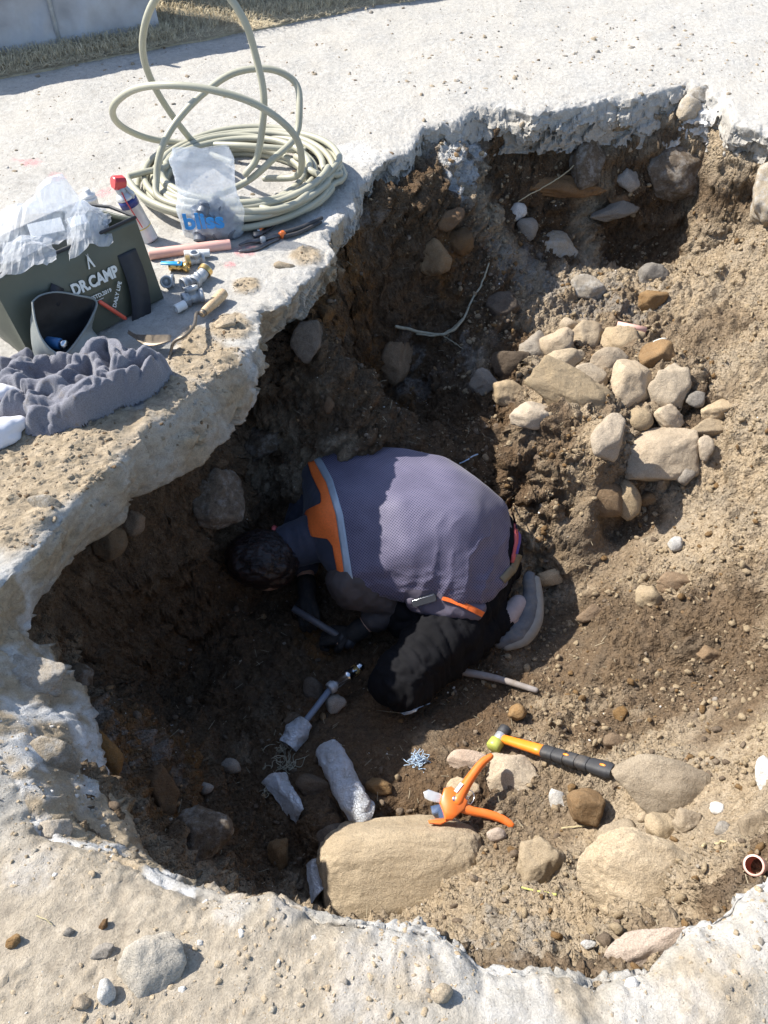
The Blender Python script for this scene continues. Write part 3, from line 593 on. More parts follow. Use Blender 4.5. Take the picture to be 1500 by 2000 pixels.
 (898,470,54,58,0,.5,'ochre-brown cobble below the ochre stone under the plaster run','rust','stone','stone',G3,.35,.8),
 (852,505,64,72,-15,.8,'sharp grey-brown stone leaning left of the ochre cobble','brown','stone','stone',G3,.3,.8),
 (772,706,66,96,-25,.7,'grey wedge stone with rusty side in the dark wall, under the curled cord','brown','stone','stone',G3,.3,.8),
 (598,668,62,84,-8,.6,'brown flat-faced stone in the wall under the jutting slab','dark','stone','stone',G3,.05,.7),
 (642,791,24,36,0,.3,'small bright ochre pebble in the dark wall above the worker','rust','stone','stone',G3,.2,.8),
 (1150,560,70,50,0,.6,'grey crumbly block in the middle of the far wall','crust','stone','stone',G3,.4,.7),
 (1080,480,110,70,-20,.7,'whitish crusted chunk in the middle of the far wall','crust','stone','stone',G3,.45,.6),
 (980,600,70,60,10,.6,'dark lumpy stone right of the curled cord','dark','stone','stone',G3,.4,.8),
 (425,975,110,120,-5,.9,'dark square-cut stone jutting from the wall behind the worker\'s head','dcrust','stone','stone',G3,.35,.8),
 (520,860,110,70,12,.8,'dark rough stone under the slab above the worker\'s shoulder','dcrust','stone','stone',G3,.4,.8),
 (215,1062,70,64,15,.3,'brown cobble tucked under the left slab edge','brown','stone','stone',G3,.25,.8),
 (262,1022,44,58,0,.4,'tan cobble under the left slab, next to the tucked brown one','brown','stone','stone',G3,.3,.8),
 (150,1330,80,70,20,.6,'rusty crusted stone in the broken left edge','dcrust','stone','stone',G3,.72,.8),
 (95,1480,130,90,-10,.5,'grey cobble set in the crumbling left edge','crust','stone','stone',G3,.72,.7),
 (60,1330,130,100,-12,.5,'big dusty crust lump at the left edge of the photo','crust','stone','stone',G3,.72,.6),
 (205,1480,70,120,12,.6,'rusty brown stone on the inner side of the left edge','rust','stone','stone',G3,.45,.7),
 (105,1625,74,60,15,.6,'dusty pale stone at the near left corner of the rim','crust','stone','stone',G3,.72,.8),
 (294,1898,132,150,-12,.8,'biggest flat concrete chunk on the near pavement','chunk','concrete_chunk','concrete chunk',G5,.35,.5),
 (200,1858,50,28,15,.9,'flat grey chip left above the concrete chunk','grey','chip','chip',G5,.2,.6),
 (135,1820,24,18,10,.6,'small bluish grey pebble at the lower left','grey','chip','chip',G5,.1,.8),
 (160,1958,34,30,0,.3,'round tan pebble at the bottom left','tan','pebble','pebble',G5,.15,.8),
 (208,1942,36,58,-12,.7,'upright white mortar stub casting a shadow at the bottom left','white','chip','chip',G5,.15,.9),
 (862,1942,44,40,-5,.4,'tan clod alone on the white near edge','sand','clod','clod',G5,.15,.9),
 (264,763,42,34,8,.4,'tan clod beside the grey towel','sand','clod','clod',None,.15,.9),
 (203,1806,16,28,-20,.8,'orange stone chip above the concrete chunk','rust','chip','chip',G5,.2,.8),
 (1235,1920,32,26,0,.6,'white chip on the near right pavement','white','chip','chip',G5,.2,.8),
 (28,1838,34,22,25,.7,'brown chip at the left edge of the near pavement','brown','chip','chip',G5,.2,.8),
 (440,630,46,26,8,.6,'brown stone flake on the slab tip beside the trowel handle','tan','stone_flake','stone flake',None,.25,.7),
 (555,519,42,16,-8,.6,'beige stone flake on the slab below the pliers','tan','stone_flake','stone flake',None,.2,.8),
 (85,985,70,40,-8,.5,'flat grey stone pressed in the dirt of the left slab','crust','stone','stone',None,.45,.5),
 (1372,184,54,40,-15,.9,'loose concrete piece at the crack of the far rim','crust','concrete_chunk','concrete chunk',None,.75,.6),
 (1345,210,50,46,10,.9,'concrete piece wedged below the crack of the far rim','crust','concrete_chunk','concrete chunk',None,.4,.7),
]
for i, q in enumerate(ROCKS):
    px, py, wp, hp, an, kd, lb, mk, nm, ct, gp, em, dp = q
    rock(px, py, wp, hp, an, kd, lb, mk, nm, ct, gp, em, dp, rough=.8 if wp > 200 else 1.)
bpy.context.view_layer.update()

_c = np.stack(np.meshgrid(np.arange(400)/400*28, np.arange(400)/400*28, indexing='ij'), -1).reshape(-1, 2); CLN = fbm(np.c_[_c, _c[:, 0]*0], 4).reshape(400, 400)
# loose crumbs: countless bits of soil, gravel and mortar
def crumbs(name, n, region, sizes, mats, obj_, seed, label=None, flat=.75, pred=None, clump=True):
    rr = np.random.default_rng(seed); shapes = [rock_shape(900+seed*10+k, 2, .9, 2.6) for k in range(6)]
    AV = []; AF = []; AM = []; off = 0; got = 0; tries = 0
    while got < n and tries < n*9:
        tries += 1; x = rr.uniform(region[0], region[1]); y = rr.uniform(region[2], region[3])
        if pred is not None and not pred(x, y, rr): continue
        if clump and float(CLN[int(x*50) % 400, int(y*50) % 400]) < rr.uniform(-.5, .35): continue
        ok, loc, nrm, _ = obj_.ray_cast(Vector((x, y, .3)), Vector((0, 0, -1)))
        if not ok: continue
        s = sizes[0]*(sizes[1]/sizes[0])**(rr.random()**3.4); V, Fc = shapes[rr.integers(6)]
        q = Matrix.Rotation(rr.uniform(0, 6.28), 3, Vector(rr.normal(size=3)).normalized()); sc = np.array([1, rr.uniform(.6, 1), flat*rr.uniform(.6, 1)])*s
        W_ = (V*sc) @ np.array(q)+np.array(loc)+np.array(nrm)*s*.3
        AV.append(W_); AF.append(np.array(Fc)+off); AM.append(np.full(len(Fc), rr.choice(len(mats), p=[.5]+[.5/(len(mats)-1)]*(len(mats)-1)))); off += len(V); got += 1
    V = np.concatenate(AV); Fc = np.concatenate(AF); o = grid_mesh(name, V, Fc, mats[0])
    for m in mats[1:]: o.data.materials.append(m)
    o.data.polygons.foreach_set('material_index', np.concatenate(AM).astype(np.int32)); o['kind'] = 'stuff'; return o
def _unused(x, y, rr): return True
def in_pit(x, y, rr):
    t_ = math.atan2(y-CY, x-CX); return math.hypot(x-CX, y-CY) < np.interp(t_, th, rt)+.02
SM = [MR['sand'], MR['tan'], MR['brown'], MR['grey'], MR['white']]
def lit_side(x, y, rr): return in_pit(x, y, rr) and (x > .15+rr.random()*.4 or rr.random() < .1)
crumbs('soil_clods', 9000, (-.1, 2.0, .35, 3.9), (.0025, .015), [MR['sand'], MR['sand'], MR['brown'], MR['tan']], soil, 1, pred=lit_side)
crumbs('dark_soil_clods', 2300, (-.85, 1.0, .5, 3.6), (.003, .016), [MR['dark'], MR['dark'], MR['brown'], MR['dcrust']], soil, 2, pred=in_pit)  # darker clods over the left and middle of the pit
crumbs('pale_grit', 420, (-.8, 2.0, .4, 3.8), (.0018, .006), [MR['white'], MR['grey']], soil, 3, pred=in_pit)
crumbs('near_gravel', 6500, (-1.0, 1.15, .12, .95), (.0014, .009), [MR['sand'], MR['sand'], MR['sand'], MR['tan'], MR['chunk'], MR['grey'], MR['white']], slab, 4)
crumbs('far_gravel', 1500, (-1.7, 3.2, 2.9, 5.2), (.003, .017), SM, slab, 5)
crumbs('rim_gravel', 500, (.2, 2.3, 3.75, 4.9), (.003, .022), [MR['sand'], MR['crust'], MR['grey']], slab, 7)
DP = [gpx(a_, b_) for a_, b_, c_ in DIRT[:11]]; DR = [c_ for a_, b_, c_ in DIRT[:11]]
def on_dirt(x, y, rr): return any(math.hypot(x-p[0], y-p[1]) < r_*.95 for p, r_ in zip(DP, DR))
crumbs('slab_soil_crumbs', 2600, (-1.35, 0, 1.1, 2.8), (.002, .011), [MR['sand'], MR['sand'], MR['brown'], MR['tan']], slab, 6, pred=on_dirt)

# ================================================================== THINGS ON THE PAVEMENT
def G(px, py, h=0.0):
    p = az(px, py, 0); q, n_, o_ = drop(p.x, p.y, slab); p = az(px, py, q.z); p.z = q.z; d = ray(px, py); return p-d*(h/(-d.z)) if h else p
M = {
 'hose': simple('olive_grey_hose', (.36,.35,.27), .45, var=.08, scale=6, bmp=.05, dirt=(.42,.38,.31), dirtamt=.35),
 'olive': simple('olive_tarpaulin', (.070,.078,.058), .42, var=.12, scale=9, bmp=.12, bscale=220, dirt=(.16,.15,.12), dirtamt=.18),
 'black': simple('black_webbing', (.016,.018,.024), .6, var=.2, scale=60, bmp=.25, bscale=500),
 'print': simple('white_print', (.62,.64,.62), .6, var=.08, bmp=0),
 'whitep': simple('white_plastic', (.72,.72,.70), .35, var=.05, bmp=.05),
 'pinkpipe': simple('pink_plastic_pipe', (.70,.40,.33), .4, var=.08, scale=15, bmp=.05, dirt=(.6,.48,.38), dirtamt=.4),
 'pinkin': simple('pipe_bore', (.45,.14,.10), .6, var=.1, bmp=0),
 'brownpipe': simple('brown_pipe', (.30,.10,.06), .5, var=.1, bmp=0),
 'steel': simple('galvanised_steel', (.40,.42,.44), .5, metal=.45, var=.2, scale=30, bmp=.15, dirt=(.35,.30,.24), dirtamt=.4),
 'chrome': simple('bright_steel', (.62,.64,.67), .22, metal=1, var=.1, scale=25, bmp=.08),
 'brass': simple('brass', (.62,.42,.16), .3, metal=.9, var=.15, scale=30, bmp=.1, dirt=(.3,.24,.16), dirtamt=.3),
 'bore': simple('dark_bore', (.02,.018,.016), .8, var=.2, bmp=0),
 'blueh': simple('blue_valve_handle', (.02,.28,.58), .4, var=.1, bmp=0),
 'red': simple('red_plastic', (.55,.045,.05), .35, var=.08, bmp=.03, coat=.3),
 'redsf': simple('red_marker', (.62,.09,.05), .4, var=.1, bmp=0),
 'navy': simple('navy_label', (.02,.03,.16), .35, var=.1, bmp=0),
 'label': simple('pale_can_label', (.55,.56,.58), .35, metal=.3, var=.1, scale=50, bmp=0, dirt=(.45,.42,.36), dirtamt=.3),
 'yellow': simple('yellow_print', (.62,.48,.10), .5, var=.1, bmp=0),
 'wood': None,
 'rusty': simple('worn_iron', (.16,.14,.12), .5, metal=.7, var=.3, scale=40, bmp=.3, dirt=(.33,.26,.18), dirtamt=.8),
 'toolsteel': simple('tool_steel', (.12,.12,.13), .4, metal=.8, var=.3, scale=60, bmp=.2, dirt=(.3,.26,.2), dirtamt=.4),
 'grip': simple('black_rubber_grip', (.028,.029,.033), .6, var=.2, scale=40, bmp=.25, bscale=300, dirt=(.25,.2,.15), dirtamt=.25),
 'orange': simple('orange_plastic', (.80,.17,.025), .38, var=.06, scale=20, bmp=.04, dirt=(.5,.3,.15), dirtamt=.3, coat=.2),
 'orange2': simple('orange_paint', (.85,.24,.02), .38, var=.06, scale=20, bmp=.04, dirt=(.5,.3,.15), dirtamt=.25),
 'lime': simple('yellow_green_rubber', (.42,.47,.10), .4, var=.1, scale=20, bmp=.05, dirt=(.35,.3,.15), dirtamt=.4),
 'bluew': simple('pale_blue_cloth', (.40,.52,.66), .8, var=.1, bmp=0),
 'bluep': simple('blue_plastic', (.03,.12,.28), .35, var=.1, bmp=0),
 'clearpl': simple('cloudy_plastic', (.80,.84,.88), .25, var=.05, bmp=.05, trans=.65),
 'string': simple('pale_string', (.50,.55,.66), .9, var=.15, bmp=0),
 'fibre': simple('dusty_fibre', (.34,.32,.24), .95, var=.25, scale=60, bmp=.4),
 'root': simple('pale_root', (.40,.34,.22), .9, var=.25, scale=60, bmp=.3),
 'grey_nut': simple('grey_plastic_nut', (.12,.135,.16), .4, var=.12, scale=30, bmp=.05),
 'whitecloth': simple('white_cloth', (.62,.62,.66), .95, var=.06, bmp=.2, bscale=400),
 'pouch_out': simple('dusty_grey_vinyl', (.20,.215,.21), .4, var=.2, scale=12, bmp=.15, dirt=(.3,.3,.28), dirtamt=.4),
 'pouch_in': simple('black_lining', (.012,.012,.014), .6, var=.3, bmp=.2),
 'straw': simple('dry_straw', (.45,.38,.22), .9, var=.3, scale=5, bmp=0),
 'blade': simple('yellow_green_blade', (.42,.42,.12), .7, var=.2, bmp=0),
}
m = mat('pale_wood'); tcn = nd(m, 'ShaderNodeTexCoord'); mpn = nd(m, 'ShaderNodeMapping'); mpn.inputs['Scale'].default_value = (1, 1, 1); lk(m, tcn.outputs['Object'], mpn.inputs[0])
wn = noise(m, 55, 6, .6, mpn.outputs[0], 1.5); lk(m, ramp(m, wn, [(.3, (.36,.24,.13)), (.6, (.55,.40,.24)), (.8, (.62,.48,.31))]), bsdf(m).inputs['Base Color']); bsdf(m).inputs['Roughness'].default_value = .65
lk(m, bump(m, wn, .3, .002), bsdf(m).inputs['Normal']); M['wood'] = m

# towel cloth with terry pile
m = mat('grey_terry_cloth'); a1 = noise(m, 7, 6, .65); a2 = noise(m, 260, 4, .8); a3 = noise(m, 18, 7, .7)
cc = ramp(m, a2, [(.3, (.115,.115,.138)), (.7, (.25,.25,.285))]); cc = mixc(m, ramp(m, a3, [(.58, 0.), (.70, .8)]), cc, (.17,.13,.09)); lk(m, cc, bsdf(m).inputs['Base Color'])
bsdf(m).inputs['Roughness'].default_value = 1; bsdf(m).inputs['Sheen Weight'].default_value = .4; bsdf(m).inputs['Specular IOR Level'].default_value = .1
lk(m, bump(m, a2, .9, .004), bsdf(m).inputs['Normal']); M['towel'] = m
# thin crumpled polythene: mostly see-through, milky, glossy creases
def film(name, milk, c=(.86,.89,.93)):
    m = mat(name); nt = m.node_tree; b = bsdf(m); b.inputs['Base Color'].default_value = c4(c); b.inputs['Roughness'].default_value = .22
    tr = nd(m, 'ShaderNodeBsdfTransparent'); tr.inputs[0].default_value = (.97, .98, 1, 1); tl = nd(m, 'ShaderNodeBsdfTranslucent'); tl.inputs[0].default_value = c4(c)
    m1 = nd(m, 'ShaderNodeMixShader'); m1.inputs[0].default_value = .35; lk(m, b.outputs[0], m1.inputs[1]); lk(m, tl.outputs[0], m1.inputs[2])
    m2 = nd(m, 'ShaderNodeMixShader'); f = ramp(m, noise(m, 16, 5, .6), [(.3, milk*.65), (.7, min(1, milk*1.35))]); lk(m, f, m2.inputs[0])
    lk(m, tr.outputs[0], m2.inputs[1]); lk(m, m1.outputs[0], m2.inputs[2]); lk(m, m2.outputs[0], nt.nodes['Material Output'].inputs[0])
    n_ = noise(m, 34, 7, .65, dist=1.2); lk(m, bump(m, n_, .8, .012), b.inputs['Normal']); return m
M['film'] = film('milky_polythene', .46); M['bagfilm'] = film('thin_bag_film', .44, (.80,.85,.92)); M['sheet'] = film('plastic_sheeting', .92, (.62,.64,.68))

# ---- coil of hose
cpos = G(475, 358); rr = np.random.default_rng(11); pts = []
turns = 15; st = 34
for i in range(turns*st):
    a = 2*math.pi*i/st; tn = i/st; k = int(tn)
    f = .93-.30*((tn*.37) % 1)+.03*math.sin(tn*2.1); layer = tn/turns
    ox, oy = .03*math.sin(k*2.3), .025*math.cos(k*1.7)
    z_ = .014+.060*layer+.010*math.sin(a*2+k)+.008*math.sin(a+k*1.9)
    pts.append((cpos.x+.415*f*math.cos(a)+ox, cpos.y+.385*f*math.sin(a)+oy, max(z_, .013)))
last = Vector(pts[-1])
loopA = [ay(480,345,3.02), ay(505,300,3.05), ay(514,200,3.08), ay(505,110,3.1), ay(470,30,3.12), ay(415,-35,3.14), ay(350,-48,3.16), ay(303,5,3.17), ay(285,80,3.2), ay(298,150,3.25), ay(335,225,3.32), ay(390,290,3.36), az(450,318,.06)]
loopB = [az(520,350,.05), az(575,340,.08), ay(592,305,3.02), ay(570,262,3.0), ay(505,210,2.98), ay(420,178,2.98), ay(330,165,3.0), ay(260,175,3.05), ay(220,207,3.12), ay(232,245,3.22), ay(290,273,3.32), ay(370,285,3.38), az(470,285,.07), az(580,290,.07)]
loopC = [az(640,330,.06), az(560,400,.07), az(420,415,.06), az(310,385,.06), ay(303,350,2.98), ay(318,290,3.03), ay(348,235,3.1), ay(400,178,3.18), ay(465,145,3.25), ay(530,138,3.28), ay(575,165,3.26), ay(587,215,3.22), ay(568,265,3.15), ay(530,310,3.05), az(480,360,.06), az(380,400,.05)]
sp = curve3(pts, len(pts)*2)
hp = thing('hose_coil', 'big coil of olive grey hose with three loose loops springing up from it', 'hose', (cpos.x, cpos.y, 0))
MB().tube(sp, .0125, 10).build('coiled_hose', M['hose'], hp)
for lp in (loopA, loopB, loopC): lp = [Vector(p_)+Vector(tuple(rr.normal(size=3)*.006)) for p_ in lp]; MB().tube(curve3(lp, 90), .0125, 12).build('hose_loop', M['hose'], hp)

# ---- "bliss" bag with grey nuts inside
bb = G(418, 455, 0)
def bag_surface(base, dirx, diry, rows, seed, crump=.010, lean=(0,0), nu=64, nv=46):
    """rows: (height, halfwidth, halfdepth) up the bag"""
    H = [r_[0] for r_ in rows]; dx = Vector(dirx).normalized(); dy = Vector(diry).normalized(); V_ = []
    for j in range(nv):
        h = H[0]+(H[-1]-H[0])*j/(nv-1); hw = np.interp(h, H, [r_[1] for r_ in rows]); hd = np.interp(h, H, [r_[2] for r_ in rows])
        for i in range(nu):
            a = 2*math.pi*i/nu; c_, s_ = math.cos(a), math.sin(a); e = .62
            x = math.copysign(abs(c_)**e, c_)*hw; y = math.copysign(abs(s_)**.9, s_)*hd
            V_.append(Vector(base)+dx*x+dy*y+Vector((lean[0]*h, lean[1]*h, h)))
    V_ = np.array(V_); n_ = fbm(V_*14+seed, 4)*crump+ridged(V_*22+seed, 2)*crump*.4; cen = V_.mean(0)
    d_ = V_-cen; d_[:, 2] = 0; d_ /= np.maximum(np.linalg.norm(d_, axis=1), 1e-6)[:, None]; V_ = V_+d_*n_[:, None]; V_[:, 2] = np.maximum(V_[:, 2]+n_*.6*(V_[:, 2] > base[2]+.03), base[2]+.001)
    F_ = [(j*nu+i, j*nu+(i+1) % nu, (j+1)*nu+(i+1) % nu, (j+1)*nu+i) for j in range(nv-1) for i in range(nu)]
    return V_, F_+[tuple(range(nu))[::-1]]
bl = thing('plastic_bag', 'see-through plastic bag printed bliss in blue, standing before the hose coil', 'bag', bb)
V_, F_ = bag_surface(bb, (1, .02, 0), (0, 1, 0), [(0, .104, .048), (.03, .112, .058), (.09, .110, .054), (.15, .101, .042), (.21, .100, .032), (.27, .106, .020), (.31, .092, .008)], 3, .008)
bf = link_mesh('bag_film', V_, F_, M['bagfilm'], bl)
def text_on(body, size, O, u, v, mt, parent, name, ext=.0006, bold=0, align='CENTER', font_sx=1.0, arc=None):
    c = bpy.data.curves.new('t', 'FONT'); c.body = body; c.size = size; c.align_x = align; c.align_y = 'CENTER'; c.extrude = ext; c.offset = bold; c.resolution_u = 3
    o = bpy.data.objects.new('t', c); col.objects.link(o); dg = bpy.context.evaluated_depsgraph_get(); me = bpy.data.meshes.new_from_object(o.evaluated_get(dg))
    bpy.data.objects.remove(o); bpy.data.curves.remove(c)
    u = Vector(u).normalized(); v = Vector(v).normalized(); n_ = u.cross(v)
    V_ = []
    for q in me.vertices:
        x, y, z_ = q.co.x*font_sx, q.co.y, q.co.z
        if arc: a = x/arc; x, y = (arc+y)*math.sin(a), (arc+y)*math.cos(a)-arc
        V_.append(Vector(O)+u*x+v*y+n_*z_)
    fs = [tuple(p.vertices) for p in me.polygons]; bpy.data.meshes.remove(me)
    return link_mesh(name, np.array([tuple(q) for q in V_]), fs, mt, parent, False)
blue_print = simple('blue_print', (.0,.23,.62), .4, var=.1, bmp=0)
to = bb+Vector((-.012, -.080, .088))
text_on('bliss', .082, to, (1, .02, .045), (-.04, -.06, 1), blue_print, bl, 'print_lettering', bold=.0030)
V_, F_ = rock_shape(77, 3, .15, .35)
nut_labels = 'grey plastic pipe nut among those in the bliss bag'
nut = None; rrn = np.random.default_rng(5)
for k in range(22):
    lay = k//6; x = (-.058+.023*(k % 6)+rrn.normal()*.006)*(1-.12*lay); z_ = .028+.032*lay+rrn.normal()*.004; y = rrn.uniform(-.030, -.005)
    if x < (-9, -9, -.035, -.005)[min(lay, 3)]: continue
    if nut is None:
        mb = MB(); mb.lathe((0,0,-.015), (0,0,1), [(0,.011),(0,.017),(.003,.0195),(.012,.0195),(.014,.0165),(.028,.0155),(.030,.013),(.030,.008),(.004,.008)], 14)
        nut = autosmooth(mb.build('pipe_nut', M['grey_nut'])); nut.location = (0,0,0); o = nut; nut.data.transform(Matrix.Scale(1.45, 4))
        me = nut.data
    else: o = nut.copy(); col.objects.link(o)
    o.location = bb+Vector((x, y, z_)); o.rotation_euler = tuple(rrn.uniform(0, 6.28, 3)); tag(o, nut_labels, 'pipe nut', 'grey pipe nuts inside the bliss bag')

# ---- spray cans
def can(base, tilt, h, r, label, capm, bodym, straw, name='spray_can', band=True, cap_long=True):
    a = Vector(tilt).normalized(); base = Vector(base); t = thing(name, label, 'spray can', base)
    MB().lathe(base, a, [(0,.6*r),(0,.93*r),(.004,r),(.008,r*.97),(h*.80,r*.97),(h*.80,r),(h*.83,r),(h*.87,r*.88),(h*.90,r*.62),(h*.92,r*.5),(h*.92,.001)], 28).build('can_body', bodym, t)
    if band:
        MB().lathe(base, a, [(h*.66,r*.972),(h*.66,r*1.0),(h*.795,r*1.0),(h*.795,r*.972)], 28).build('label_band', M['navy'], t)
        MB().lathe(base, a, [(h*.26,r*.972),(h*.26,r*1.0),(h*.275,r*1.0),(h*.275,r*.972)], 28).build('label_stripe', M['yellow'], t)
    u = a.orthogonal().normalized()
    if cap_long:
        c0 = base+a*h*.93
        mb = MB(); mb.lathe(base, a, [(h*.90,r*.62),(h*.98,r*.60),(h*1.0,r*.52),(h*1.0,.001)], 20); mb.build('collar', M['steel'], t)
        f = Vector((-.75, -.6, .25)).normalized(); s_ = f.cross(Vector((0,0,1))).normalized(); up = s_.cross(f)
        pts = [c0+a*.008+s_*x+up*y for x, y in [(-.012,0),(.012,0),(.020,.012),(.021,.030),(.012,.040),(-.012,.040),(-.021,.030),(-.020,.012)]]
        autosmooth(MB().prism([p-f*.012 for p in pts], f, .042, bev=.003).build('spray_nozzle', capm, t))
    else:
        MB().lathe(base, a, [(h*.88,r*.9),(h*.94,r*.88),(h*.95,r*.5),(h*1.03,r*.42),(h*1.06,r*.3),(h*1.06,.001)], 22).build('cap', capm, t)
    if straw:
        f = Vector((.25, -.97, 0)).normalized(); p0 = base+a*h*.95+f*r*.7; p1 = base+a*h*.82+f*r*1.07; p2 = base+a*h*.34+f*r*1.07+Vector((.006,0,0))
        MB().tube([p0, p1, p2], .0022, 8).build('straw_tube', M['red'], t)
        MB().tube([c0+a*.02+Vector((.015,0,0)), base+a*h*.98+Vector((.028,-.01,0)), base+a*h*.84+Vector((.030,-.012,0))], .0055, 8).build('straw_clip', M['steel'], t)
    return t
can(G(292,468), (-.30,.0,1), .205, .033, 'tall spray can with red nozzle and navy label, tilted behind the tool bag', M['red'], M['label'], True)
can(G(192,455), (-.05,.1,1), .150, .030, 'white capped spray can half hidden behind the tool bag', M['whitep'], M['whitep'], False, band=False, cap_long=False)

# ---- DR.CAMP tool bag
BR = G(320, 583); BL = G(70, 716); BR.z = BL.z = max(BR.z, BL.z)*0+.004
u = (BR-BL); Wd = u.length; u.normalize(); vb = Vector((-u.y, u.x, 0)); Hh = .27; dep = .20
tb = thing('tool_bag', 'open olive green tool bag lettered DR.CAMP, stuffed with clear plastic', 'tool bag', (BL+BR)/2)
TRf = az(264, 424, Hh); TLf = az(-22, 545, Hh); TRb = az(214, 404, Hh); TRb2 = az(150, 398, Hh+.0)
TLb = TLf+(TRb2-TRf)*.6+vb*.05; BRb = BR+vb*dep; BLb = BL+vb*dep
botl = [BL, BR, BRb, BLb]; 
def wall(a0, a1, b0, b1, nseg, seed, th=.006, bulge=.012):
    """a wall from bottom edge a0-a1 to top edge b0-b1"""
    n_ = (a1-a0).cross(b0-a0).normalized(); pts_o = []; pts_i = []
    nv = 16
    for j in range(nv):
        for i in range(nseg):
            s, t_ = i/(nseg-1), j/(nv-1); p = (a0*(1-s)+a1*s)*(1-t_)+(b0*(1-s)+b1*s)*t_
            P_ = np.array([[p.x*7+seed, p.y*7, p.z*7]]); k = float(fbm(P_, 3)[0])*.006+bulge*math.sin(math.pi*s)*math.sin(math.pi*min(1, t_*1.0))
            edge = min(1, 6*min(s, 1-s)); pts_o.append(p+n_*k*edge); pts_i.append(p+n_*(k*edge-th))
    mb = MB(); idx = lambda j, i: j*nseg+i
    o_ = [(idx(j,i), idx(j,i+1), idx(j+1,i+1), idx(j+1,i)) for j in range(nv-1) for i in range(nseg-1)]
    mb.add(pts_o, o_); mb.add(pts_i, [f[::-1] for f in o_]); k = nseg*nv
    for i in range(nseg-1): mb.f.append((idx(nv-1,i), idx(nv-1,i+1), idx(nv-1,i+1)+k, idx(nv-1,i)+k)); mb.m.append(0)
    return mb, pts_o
mb1, fo = wall(BL, BR, TLf, TRf, 40, 1); mb2, _ = wall(BR, BRb, TRf, TRb2, 16, 2, bulge=.004); mb3, _ = wall(BRb, BLb, TRb2, TLb, 30, 3); mb4, _ = wall(BLb, BL, TLb, TLf, 16, 4, bulge=.006)
for q in (mb2, mb3, mb4): mb1.add(q.v, q.f)
mb1.add([BL+Vector((0,0,.003)), BR+Vector((0,0,.003)), BRb+Vector((0,0,.003)), BLb+Vector((0,0,.003))], [(0,1,2,3)])
mb1.build('bag_walls', M['olive'], tb)
MB().tube([TLf, (TLf+TRf)/2+Vector((.0,-.006,-.004)), TRf, TRb, TRb2, TLb], .0055, 8, closed=True).build('rim_piping', M['black'], tb)
FN = (BR-BL).cross(TLf-BL).normalized()
if FN.y > 0: FN = -FN
def onfront(px, py, off=.015):
    d = ray(px, py); t_ = (BL+FN*off-CAM).dot(FN)/d.dot(FN); return CAM+d*t_
uf = (BR-BL).normalized(); vf = FN.cross(uf).normalized(); vf = vf if vf.z > 0 else -vf
def surf_strip(center_px, w_, mt, name, th=.003, off=.0155):
    pts = [onfront(*c_, off) for c_ in center_px]; P_ = curve3([tuple(p) for p in pts], 24); V_ = []; n = len(P_)
    for i, p in enumerate(P_):
        a = Vector(P_[max(i-1,0)]); b = Vector(P_[min(i+1,n-1)]); d = (b-a).normalized(); s_ = d.cross(FN).normalized(); hw = w_/2
        bow = FN*(.010*math.sin(math.pi*i/(n-1)))
        for sx, sz in ((-1,0),(1,0),(1,1),(-1,1)): V_.append(Vector(p)+s_*hw*sx+FN*th*sz+bow)
    F_ = [(4*i+k, 4*i+(k+1)%4, 4*(i+1)+(k+1)%4, 4*(i+1)+k) for i in range(n-1) for k in range(4)]+[(3,2,1,0),(4*n-4,4*n-3,4*n-2,4*n-1)]
    return link_mesh(name, np.array([tuple(q) for q in V_]), F_, mt, tb)
surf_strip([(246,492),(262,540),(272,590),(276,640)], .066, M['black'], 'handle', .004)
surf_strip([(112,558),(104,580),(98,600)], .040, M['black'], 'handle', .004)
tu = (onfront(232,530)-onfront(140,572)).normalized(); tv = (tu.cross(FN)); tv = tv if tv.z > 0 else -tv
lw = simple('print_fabric_white', (.66,.67,.65), .6, var=.05, bmp=0)
text_on('DR.CAMP', .047, onfront(186,549,.026), tu, tv, lw, tb, 'brand_lettering', bold=.0020, font_sx=.80)
text_on('ESTD.2019', .016, onfront(198,575,.026), tu, tv, lw, tb, 'small_lettering', bold=.0003)
dl = (onfront(232,555)-onfront(222,600)).normalized(); dv_ = dl.cross(FN); dv_ = dv_ if dv_.dot(tu) < 0 else -dv_
text_on('& DAILY LIFE', .017, onfront(228,580,.026), dl, -dv_ if False else dv_, lw, tb, 'small_lettering', bold=.0003, arc=None)
tp = onfront(177,516,.026); hh = .0195
for pts_ in ([(0,1.25),(-.12,1.2),(-.62,-.6),(-.35,-.6)], [(0,1.25),(.12,1.2),(.62,-.6),(.35,-.6),(0,.35),(-.1,.6)], [(-.02,1.15),(.16,1.6),(.20,1.58),(.06,1.1)], [(.02,1.15),(-.16,1.6),(-.20,1.58),(-.06,1.1)]):
    MB().prism([tp+tu*x*hh+tv*y*hh for x, y in pts_], FN, .0008).build('tent_logo', lw, tb, False)
MB().prism([onfront(186,590,.026)+tu*x+tv*y for x, y in ((-.035,0),(.03,0),(.03,.0018),(-.035,.0018))], FN, .0008).build('print_line', lw, tb, False)

